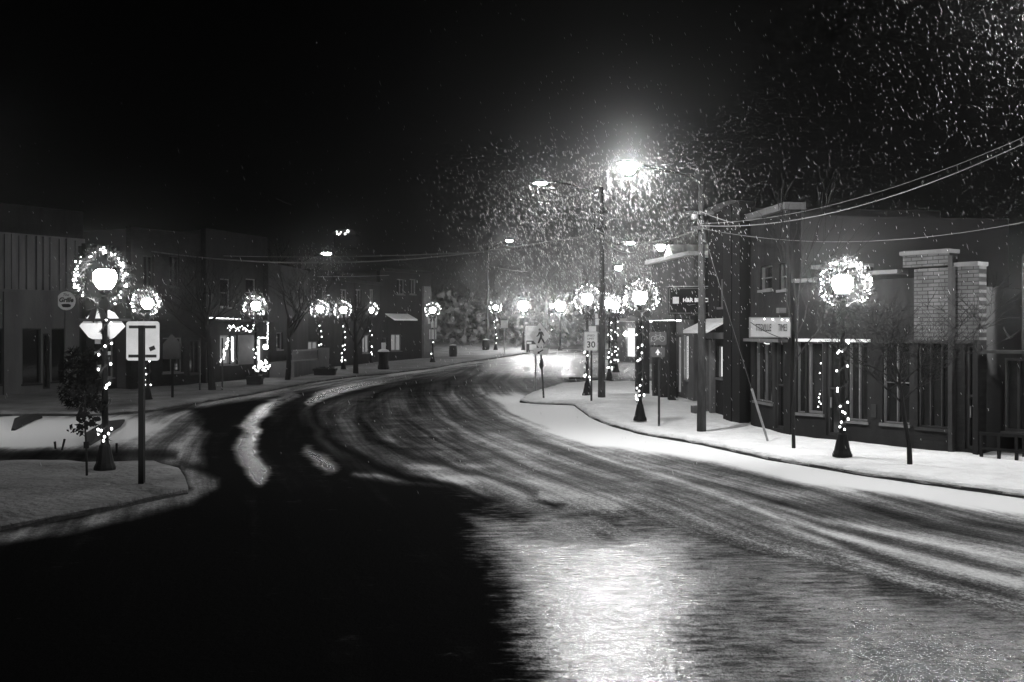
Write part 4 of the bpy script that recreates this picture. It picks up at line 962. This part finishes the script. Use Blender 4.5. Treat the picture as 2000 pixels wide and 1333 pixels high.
bm = NB(); ball(bm, (0, 0, 0), .05, 1, (2.6, 1, .5)); o = obj('wall_lamp', bm, M['lit']); o.location = at(641, 577, 62); tag(o, 'small flat bright lamp on the wall above two left wreaths', 'lamp')
rows = [  # pa, pb, label, top row, holes (px0, px1, bot, top, mat)
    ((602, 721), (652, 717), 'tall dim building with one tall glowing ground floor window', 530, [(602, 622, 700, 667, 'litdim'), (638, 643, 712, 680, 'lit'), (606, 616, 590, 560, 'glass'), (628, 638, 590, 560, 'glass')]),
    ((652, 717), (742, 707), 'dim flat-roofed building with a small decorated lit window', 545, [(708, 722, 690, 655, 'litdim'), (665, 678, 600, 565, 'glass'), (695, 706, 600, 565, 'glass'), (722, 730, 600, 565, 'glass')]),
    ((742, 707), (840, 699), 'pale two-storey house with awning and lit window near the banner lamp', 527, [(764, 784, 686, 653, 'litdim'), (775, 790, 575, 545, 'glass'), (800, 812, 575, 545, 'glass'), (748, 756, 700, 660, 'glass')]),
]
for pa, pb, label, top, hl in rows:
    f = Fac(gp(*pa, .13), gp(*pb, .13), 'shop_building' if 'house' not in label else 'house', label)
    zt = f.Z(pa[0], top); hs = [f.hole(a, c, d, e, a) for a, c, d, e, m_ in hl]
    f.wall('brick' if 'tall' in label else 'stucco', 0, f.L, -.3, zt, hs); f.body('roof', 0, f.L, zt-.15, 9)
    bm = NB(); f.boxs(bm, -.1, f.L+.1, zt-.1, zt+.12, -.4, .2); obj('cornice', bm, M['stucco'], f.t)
    for h, q in zip(hs, hl): f.window(h, pm=q[4], mull=1, fw=.07)
bm = NB(); x0, x1 = f.S(752), f.S(797); zl, zh = f.Z(770, 624), f.Z(770, 613); y0, y1 = f.y(.01), f.y(.9)
vs_ = [bm.verts.new(p) for p in ((x0, y0, zh), (x1, y0, zh), (x1, y1, zl), (x0, y1, zl), (x0, y0, zh-.06), (x1, y0, zh-.06), (x1, y1, zl-.1), (x0, y1, zl-.1))]
for q in ((0, 1, 2, 3), (7, 6, 5, 4), (3, 2, 6, 7), (0, 3, 7, 4), (1, 5, 6, 2), (0, 4, 5, 1)): bm.faces.new([vs_[i] for i in q])
obj('awning', bm, M['snow'], f.t)
bm = NB(); f.boxs(bm, f.S(824), f.S(838), .2, f.Z(830, 560), .0, .2); obj('corner_board', bm, M['trim'], f.t)
# house on the hill with porch lights
t = thing('hill_house', 'tiny house on the dark hill with a bright porch light', 'house', at(675, 462, 170)); t.scale = (.8, .8, .8)
bm = NB(); box(bm, -2.2, 2.4, -2, 3, -2.5, .2); obj('wall', bm, M['stucco'], t)
bm = NB(); prism_xz(bm, [(-3, .2), (3, .2), (2.0, 1.2), (-1.4, 1.2)], -2.4, 3.2); obj('roof', bm, M['roof'], t)
for x, z, r in ((.9, .8, .3), (.35, .25, .2), (-1.4, .7, .15), (-1.3, .3, .15), (-.8, .3, .13), (-.5, .6, .13), (-1.0, .1, .13)):
    bm = NB(); ball(bm, (x, -2.7, z), r, 2); obj('porch_light', bm, M['bulb'] if r < .3 else lampmat('hill_light', 6), t)

# ------------------------------------------------------------------ street furniture and small things
def planter(px, by, w, h, label, Yq=None):
    b = gp(px, by, .13); s = F/b.y
    t = thing('planter', label, 'planter', b); W = w/s; Hh = h/s
    bm = NB(); vv = box(bm, -W/2, W/2, -.3, .3, 0, Hh)
    for v in vv:
        if v.co.z < .01: v.co.x *= .93; v.co.y *= .9
    obj('tub', bm, M['concrete'], t)
    bm = NB(); box(bm, -W/2-.03, W/2+.03, -.34, .34, Hh-.08, Hh+.02); obj('rim', bm, M['concrete'], t)
    rg = random.Random(px); bm = NB()
    for _ in range(30): clump(bm, Vector((rg.uniform(-W/2, W/2)*.8, rg.uniform(-.2, .2), Hh+.03)), Vector((0, 0, 1)), 6, .2, .015, rg)
    obj('plants', bm, M['needles'], t)
planter(498, 751, 28, 14, 'square dark box planter at the foot of the lamp by the lit shop')
planter(635, 733, 42, 12, 'long dark planter on the far left pavement')
b = gp(749, 722, .13); t = thing('litter_bin', 'dark litter bin capped with snow on the far left pavement', 'litter bin', b); s = F/b.y
bm = NB(); lathe(bm, [(.32, 0), (.36, .1), (.3, .3), (.3, .95), (.36, 1.0), (.36, 1.06)], 12); obj('body', bm, M['black'], t)
bm = NB(); lathe(bm, [(.35, 1.063), (.3, 1.16), (.12, 1.22)], 12); obj('snow_cap', bm, M['snow'], t)
bm = NB(); box(bm, -.12, .12, -.05, .05, 1.1, 1.6); obj('plate', bm, M['signwhite'], t)
for px, py, label in ((885, 697, 'small dark barrel on the far left verge'), (949, 684, 'lone dark stump-like bollard by the far utility pole')):
    b = gp(px, py, .13); t = thing('barrel', label, 'barrel', b); bm = NB(); lathe(bm, [(.28, 0), (.32, .3), (.3, .8), (.26, .85)], 12); obj('body', bm, M['concrete'], t); bm = NB(); lathe(bm, [(.26, .852), (.2, .92), (.05, .95)], 10); obj('snow_cap', bm, M['snow'], t)
b = gp(1221, 700, .05); t = thing('conifer', 'small pointed dark evergreen in the lot behind the lamp posts', 'tree', b)
bm = NB(); rg = random.Random(3)
for i in range(160):
    u = rg.random(); a = rg.uniform(0, 6.3); rr = (1-u)*.36*rg.uniform(.5, 1); clump(bm, Vector((rr*math.cos(a), rr*math.sin(a), .15+u*1.3)), Vector((math.cos(a), math.sin(a), -.2)), 6, .16, .02, rg)
obj('crown', bm, M['needles'], t); bm = NB(); tube(bm, [(0, 0, -.1), (0, 0, .5)], .05, 6); obj('trunk', bm, M['bark'], t)
# curved kerb stones lying in the snow of the side street
def kerbstone(pts, w, h, label):
    P = [gp(a, b_, .0) for a, b_ in pts]; bm = NB(); rows_ = []
    for i, p in enumerate(P):
        d = (P[min(i+1, len(P)-1)]-P[max(i-1, 0)]); d.z = 0; n = Vector((-d.y, d.x, 0)).normalized()*w
        tap = .35 if i in (0, len(P)-1) else 1
        rows_.append([bm.verts.new(p-n*tap-Vector((0, 0, .05))), bm.verts.new(p-n*.8*tap+Vector((0, 0, h*tap))), bm.verts.new(p+n*.8*tap+Vector((0, 0, h*tap))), bm.verts.new(p+n*tap-Vector((0, 0, .05)))])
    for a, b_ in zip(rows_, rows_[1:]):
        for k in range(3): bm.faces.new((a[k], a[k+1], b_[k+1], b_[k]))
    bm.faces.new(rows_[0]); bm.faces.new(rows_[-1][::-1]); tag(obj('kerb_stone', bm, M['concrete']), label, 'kerb stone', 'kerb stones in the side street')
kerbstone([(26, 843), (38, 832), (58, 823), (80, 818)], .16, .22, 'short dark curved kerb stone alone in the bright snow')
kerbstone([(172, 872), (182, 860), (200, 848), (222, 836), (240, 824)], .2, .2, 'long dark curved kerb stone behind the near left lamp post')
for px, py, lean, hh, label in ((109, 878, -.12, .18, 'short stub stake in the side street snow'), (120, 880, .3, .26, 'leaning stub stake in the side street snow'), (228, 885, 0, .22, 'stub stake just right of the near left lamp post')):
    b = gp(px, py); bm = NB(); tube(bm, [(0, 0, -.05), (lean*hh, 0, hh)], [.02, .026], 6); tag(obj('stake', bm, M['bark']), label, 'stake', 'stub stakes in the side street'); bpy.data.objects[-1].location = b if False else bpy.data.objects[-1].location
    o = [x for x in C.objects if x.get('label') == label][0]; o.location = b

# ------------------------------------------------------------------ trees
def grow(rg, H, spread, levels, trunk_r, kinds=(5, 4, 4), up=.25, crook=.18, trunk_share=.45, start=None):
    tr, cr = NB(), NB()
    def branch(p, d, L, r, lv):
        n = 4 if lv < 2 else 3; pts = [p.copy()]; rad = [r]; q = p.copy()
        for i in range(n):
            d = (d+Vector((rg.gauss(0, crook*(.25 if lv == 0 else 1)), rg.gauss(0, crook*(.25 if lv == 0 else 1)), rg.gauss(0, crook*.7)+up*.12*lv))).normalized(); q = q+d*L/n; pts.append(q.copy()); rad.append(r*(1-(i+1)/n*.55))
        tube(tr if lv <= 1 else cr, pts, rad, 7 if lv == 0 else (5 if lv == 1 else 3), cap=lv < 2)
        if lv >= levels: return
        for k in range(kinds[min(lv, len(kinds)-1)]):
            u = rg.uniform(.35 if lv else .6, 1.0); i = min(int(u*n), n-1); bp = pts[i].lerp(pts[i+1], u*n-i)
            a = rg.uniform(0, 2*PI); e = Vector((math.cos(a), math.sin(a), rg.uniform(.1, .7))); nd = (d*.55+e*spread).normalized()
            branch(bp, nd, L*rg.uniform(.5, .78), max(rad[i]*.55, .006), lv+1)
        branch(pts[-1], d, L*.62, rad[-1]*.9, lv+1)
    branch(Vector((0, 0, -.1)), Vector((0, 0, 1)), H*trunk_share, trunk_r, 0)
    return tr, cr
def tree(label, loc, H, seed, group=None, levels=4, spread=.8, r=.1, m='bark', mc='bark', kinds=(5, 4, 4), up=.25, crook=.18, ts=.45, rz=0, name='bare_tree'):
    t = thing(name, label, 'tree', loc, rz, group); tr, cr = grow(random.Random(seed), H, spread, levels, r, kinds, up, crook, ts)
    obj('trunk', tr, M[m], t); obj('crown', cr, M[mc], t); return t
b = gp(1777, 908, .13); tree('bare young tree with upswept twigs before the brick shopfront', b, 3.0, 5, r=.055, levels=4, spread=1.1, kinds=(6, 5, 4), ts=.64, up=.1)
b = gp(1550, 877, .13); tree('slender bare tree on the pavement at the office corner', b, 5.0, 8, r=.045, levels=3, spread=.3, kinds=(4, 3, 3), ts=.62, up=.5)
b = gp(415, 762, .13); tt = tree('thick bare tree in guards left of the lit shop', b, 7.5, 12, r=.17, levels=4, spread=.8, kinds=(6, 5, 4), ts=.4)
bm = NB()
for dx in (-.5, .45): tube(bm, [(dx, -.1, 0), (dx, -.1, 2.2)], .035, 6)
obj('guard_post', bm, M['darktrim'], tt)
b = gp(562, 742, .13); tree('bare tree in front of the railed porch', b, 7, 14, r=.15, levels=4, spread=.7, kinds=(5, 4, 4), ts=.45)
b = gp(695, 730, .13); tree('dark street tree between two wreathed lamps on the far left', b, 5.5, 15, r=.16, levels=3, spread=.7, kinds=(5, 4), ts=.45)
b = gp(1905, 874, .13)
# near sapling with a few leaves
b = gp(170, 930, .13); t = thing('sapling', 'thin young tree with dark curled leaves beside the near left lamp post', 'sapling', b)
rg = random.Random(4); bm = NB(); tube(bm, [(0, 0, -.05), (-.01, 0, .5), (-.04, 0, 1.0), (-.03, 0, 1.5)], [.022, .02, .016, .01], 7)
bm2 = NB(); box(bm2, -.05, .03, -.03, .03, .5, .62)
for i in range(18):
    z = rg.uniform(.7, 1.5); a = rg.uniform(0, 6.3); L_ = rg.uniform(.15, .42); e = Vector((math.cos(a)*L_-.03, math.sin(a)*L_*.6, z+rg.uniform(.0, .25)))
    tube(bm, [(-.03, 0, z), Vector((-.03, 0, z)).lerp(e, .5)+Vector((0, 0, .03)), e], [.008, .006, .003], 4)
    for k in range(15):
        p = Vector((-.03, 0, z)).lerp(e, rg.uniform(.35, 1.1))+Vector((rg.gauss(0, .04), rg.gauss(0, .04), rg.gauss(0, .04))); w = rg.uniform(.025, .05)
        u = Vector((rg.gauss(0, 1), rg.gauss(0, 1), rg.gauss(0, 1))).normalized(); v = u.orthogonal().normalized()
        q = [bm2.verts.new(p+x) for x in (-u*w*1.3, v*w*.7+u.cross(v)*w*.2, u*w*1.4, -v*w*.6+u.cross(v)*w*.3)]; bm2.faces.new(q)
obj('trunk', bm, M['bark'], t); obj('leaves', bm2, M['leaf'], t)
# bush mass rising behind it
b = gp(160, 800, .13); t = thing('evergreen_bush', 'tall dark evergreen bush behind the near left lamp post', 'bush', b); bm = NB(); rg = random.Random(9)
for i in range(420):
    u = rg.random(); a = rg.uniform(0, 6.3); rr = (.75-.5*abs(u-.3))*rg.random()**.5; clump(bm, Vector((rr*math.cos(a), rr*math.sin(a), .1+u*1.9)), Vector((math.cos(a), math.sin(a), .4)), 5, .22, .03, rg)
obj('foliage', bm, M['leaf'], t)
# hillside trees
VAR = []
for i in range(5):
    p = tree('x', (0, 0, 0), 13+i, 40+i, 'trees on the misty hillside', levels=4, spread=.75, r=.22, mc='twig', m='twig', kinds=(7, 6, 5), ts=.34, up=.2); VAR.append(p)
desc = ['tall bare tree', 'forked bare tree', 'broad bare tree', 'slim bare tree', 'leaning bare tree']
spots = [(905, 100), (940, 118), (985, 104), (1030, 122), (1068, 100), (1115, 116), (1150, 92), (1205, 106), (1245, 90), (1285, 100), (1320, 84), (870, 122), (1010, 140), (1100, 150), (1180, 138), (1265, 128), (835, 108), (960, 150), (1050, 160), (1350, 110)]
for i, (px, Yq) in enumerate(spots):
    loc = gz(px, Yq, -.1); k = i % 5; sc = .85+.35*rnd.random(); rz = rnd.uniform(0, 6)
    lab = f'{desc[k]} on the misty hillside'
    rel = ['behind the far lone lamp', 'above the far utility pole', 'over the small far white sign', 'above the pedestrian crossing diamond', 'behind the lamps up the hill', 'left of the second utility pole', 'right behind the second utility pole', 'behind the two garlanded lamp posts', 'above the lit garage', 'behind the tax office', 'over the gabled house', 'right above the banner lamp', 'on the crest left of the crossing diamond', 'on the crest right of the crossing diamond', 'on the crest behind the second utility pole', 'on the crest above the garage', 'at the left end, over the pale house', 'at the back over the far utility pole', 'at the back over the crossing diamond', 'at the right end behind the black sign'][i]
    lab = desc[k]+' '+rel
    if i < 5: o = VAR[i]; o.location = loc; o.rotation_euler = (0, 0, rz); o.scale = (sc,)*3; o['label'] = lab
    else: dup(VAR[k], loc, rz, lab, sc)
# undergrowth of the hillside as one mass
bm = NB(); rg = random.Random(21)
for i in range(9000):
    px = rg.uniform(840, 1400); Yq = rg.uniform(93, 165); p = gz(px, Yq, 0); hgt = 5.0*rg.random()**1.5
    c_ = p+Vector((0, 0, hgt)); u = Vector((rg.gauss(0, 1), rg.gauss(0, .3), rg.gauss(0, 1))).normalized(); v = Vector((-u.z, rg.gauss(0, .4), u.x)).normalized(); w_ = rg.uniform(.08, .4)
    bm.faces.new([bm.verts.new(c_+q) for q in (u*w_, v*w_*.6, -u*w_, -v*w_*.6)])
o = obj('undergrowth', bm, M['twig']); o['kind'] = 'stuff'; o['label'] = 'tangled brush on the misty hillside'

# ------------------------------------------------------------------ falling snow
def snowfall():
    rg = np.random.default_rng(11)
    pts = []
    def cloud(px, py, Yc, sx, sy, sz, n, below=True):
        c = np.array(at(px, py, Yc)); q = rg.normal(0, 1, (n, 3))*np.array([sx, sy, sz])
        if below: q[:, 2] = -np.abs(q[:, 2])*1.3+.6
        pts.append(c+q)
    cloud(1230, 335, 23.6, 1.6, 1.7, 1.8, 3000)
    cloud(1058, 372, 37.5, 1.7, 2.0, 2.1, 1900)
    cloud(637, 500, 58, 1.1, 1.1, 1.1, 260)
    cloud(1231, 480, 60, 1.4, 1.4, 1.4, 300)
    c = np.array([8.2, 14.2, 8.2]); pts.append(c+rg.normal(0, 1, (6000, 3))*np.array([1.7, 1.5, 1.7]))
    n = 4600; Yq = rg.uniform(14, 60, n); k = rg.normal(.28, .2, n); z = rg.uniform(.2, 10, n); pts.append(np.stack([k*Yq, Yq, z], -1))
    n = 500; Yq = rg.uniform(16, 60, n); k = rg.uniform(-.6, -.1, n); z = rg.uniform(.2, 8, n); pts.append(np.stack([k*Yq, Yq, z], -1))
    for px, b in POSTS.items():
        if b.y < 60: n = 180; pts.append(np.array(b+Vector((0, 0, 3.7)))+rg.normal(0, .33, (n, 3)))
    P = np.concatenate(pts); d = np.abs(P[:, 1]); P = P[(P[:, 1] > 7.5)]; n = len(P)
    L = rg.uniform(.014, .042, n)*(1+rg.random(n)**6*1.2); W = rg.uniform(.0028, .0058, n)*np.clip(P[:, 1]/24, .6, 2.2)
    L *= np.clip(P[:, 1]/24, .7, 1.8)
    tilt = np.stack([rg.normal(.35, .07, n), rg.normal(0, .1, n), -np.ones(n)], -1); tilt /= np.linalg.norm(tilt, axis=1)[:, None]
    # wind: flakes at the right edge lean more
    a = np.cross(tilt, rg.normal(0, 1, (n, 3))); a /= np.linalg.norm(a, axis=1)[:, None]; b_ = np.cross(tilt, a)
    V = np.empty((n, 5, 3)); V[:, 0] = P+tilt*L[:, None]; V[:, 1] = P-tilt*L[:, None]
    for k in range(3):
        an = 2*PI*k/3; V[:, 2+k] = P+(a*math.cos(an)+b_*math.sin(an))*W[:, None]
    T = np.array([[0, 2, 3], [0, 3, 4], [0, 4, 2], [1, 3, 2], [1, 4, 3], [1, 2, 4]]); Fc = (np.arange(n)[:, None, None]*5+T[None]).reshape(-1, 3)
    me = bpy.data.meshes.new('falling_snow'); me.vertices.add(n*5); me.vertices.foreach_set('co', V.ravel())
    me.loops.add(Fc.size); me.loops.foreach_set('vertex_index', Fc.ravel().astype(np.int32)); me.polygons.add(len(Fc)); me.polygons.foreach_set('loop_start', (np.arange(len(Fc))*3).astype(np.int32)); me.update(calc_edges=True)
    me.materials.append(M['flake']); o = link(bpy.data.objects.new('falling_snow', me)); o['kind'] = 'stuff'; o['label'] = 'snowflakes falling through the street light'
snowfall()
# ------------------------------------------------------------------ haze
bm = NB(); box(bm, -460, 460, -30, 260, -3, 40); hz = obj('haze', bm, None); hz['kind'] = 'stuff'; hz['label'] = 'thin snowy air over the whole street'
m = bpy.data.materials.new('haze'); m.use_nodes = True; nt = m.node_tree
for n in list(nt.nodes): nt.nodes.remove(n)
out = nt.nodes.new('ShaderNodeOutputMaterial'); pv = nt.nodes.new('ShaderNodeVolumePrincipled'); pv.inputs['Color'].default_value = (.9, .9, .9, 1); pv.inputs['Density'].default_value = HAZE; pv.inputs['Anisotropy'].default_value = .95
nt.links.new(pv.outputs[0], out.inputs['Volume']); hz.data.materials.append(m)
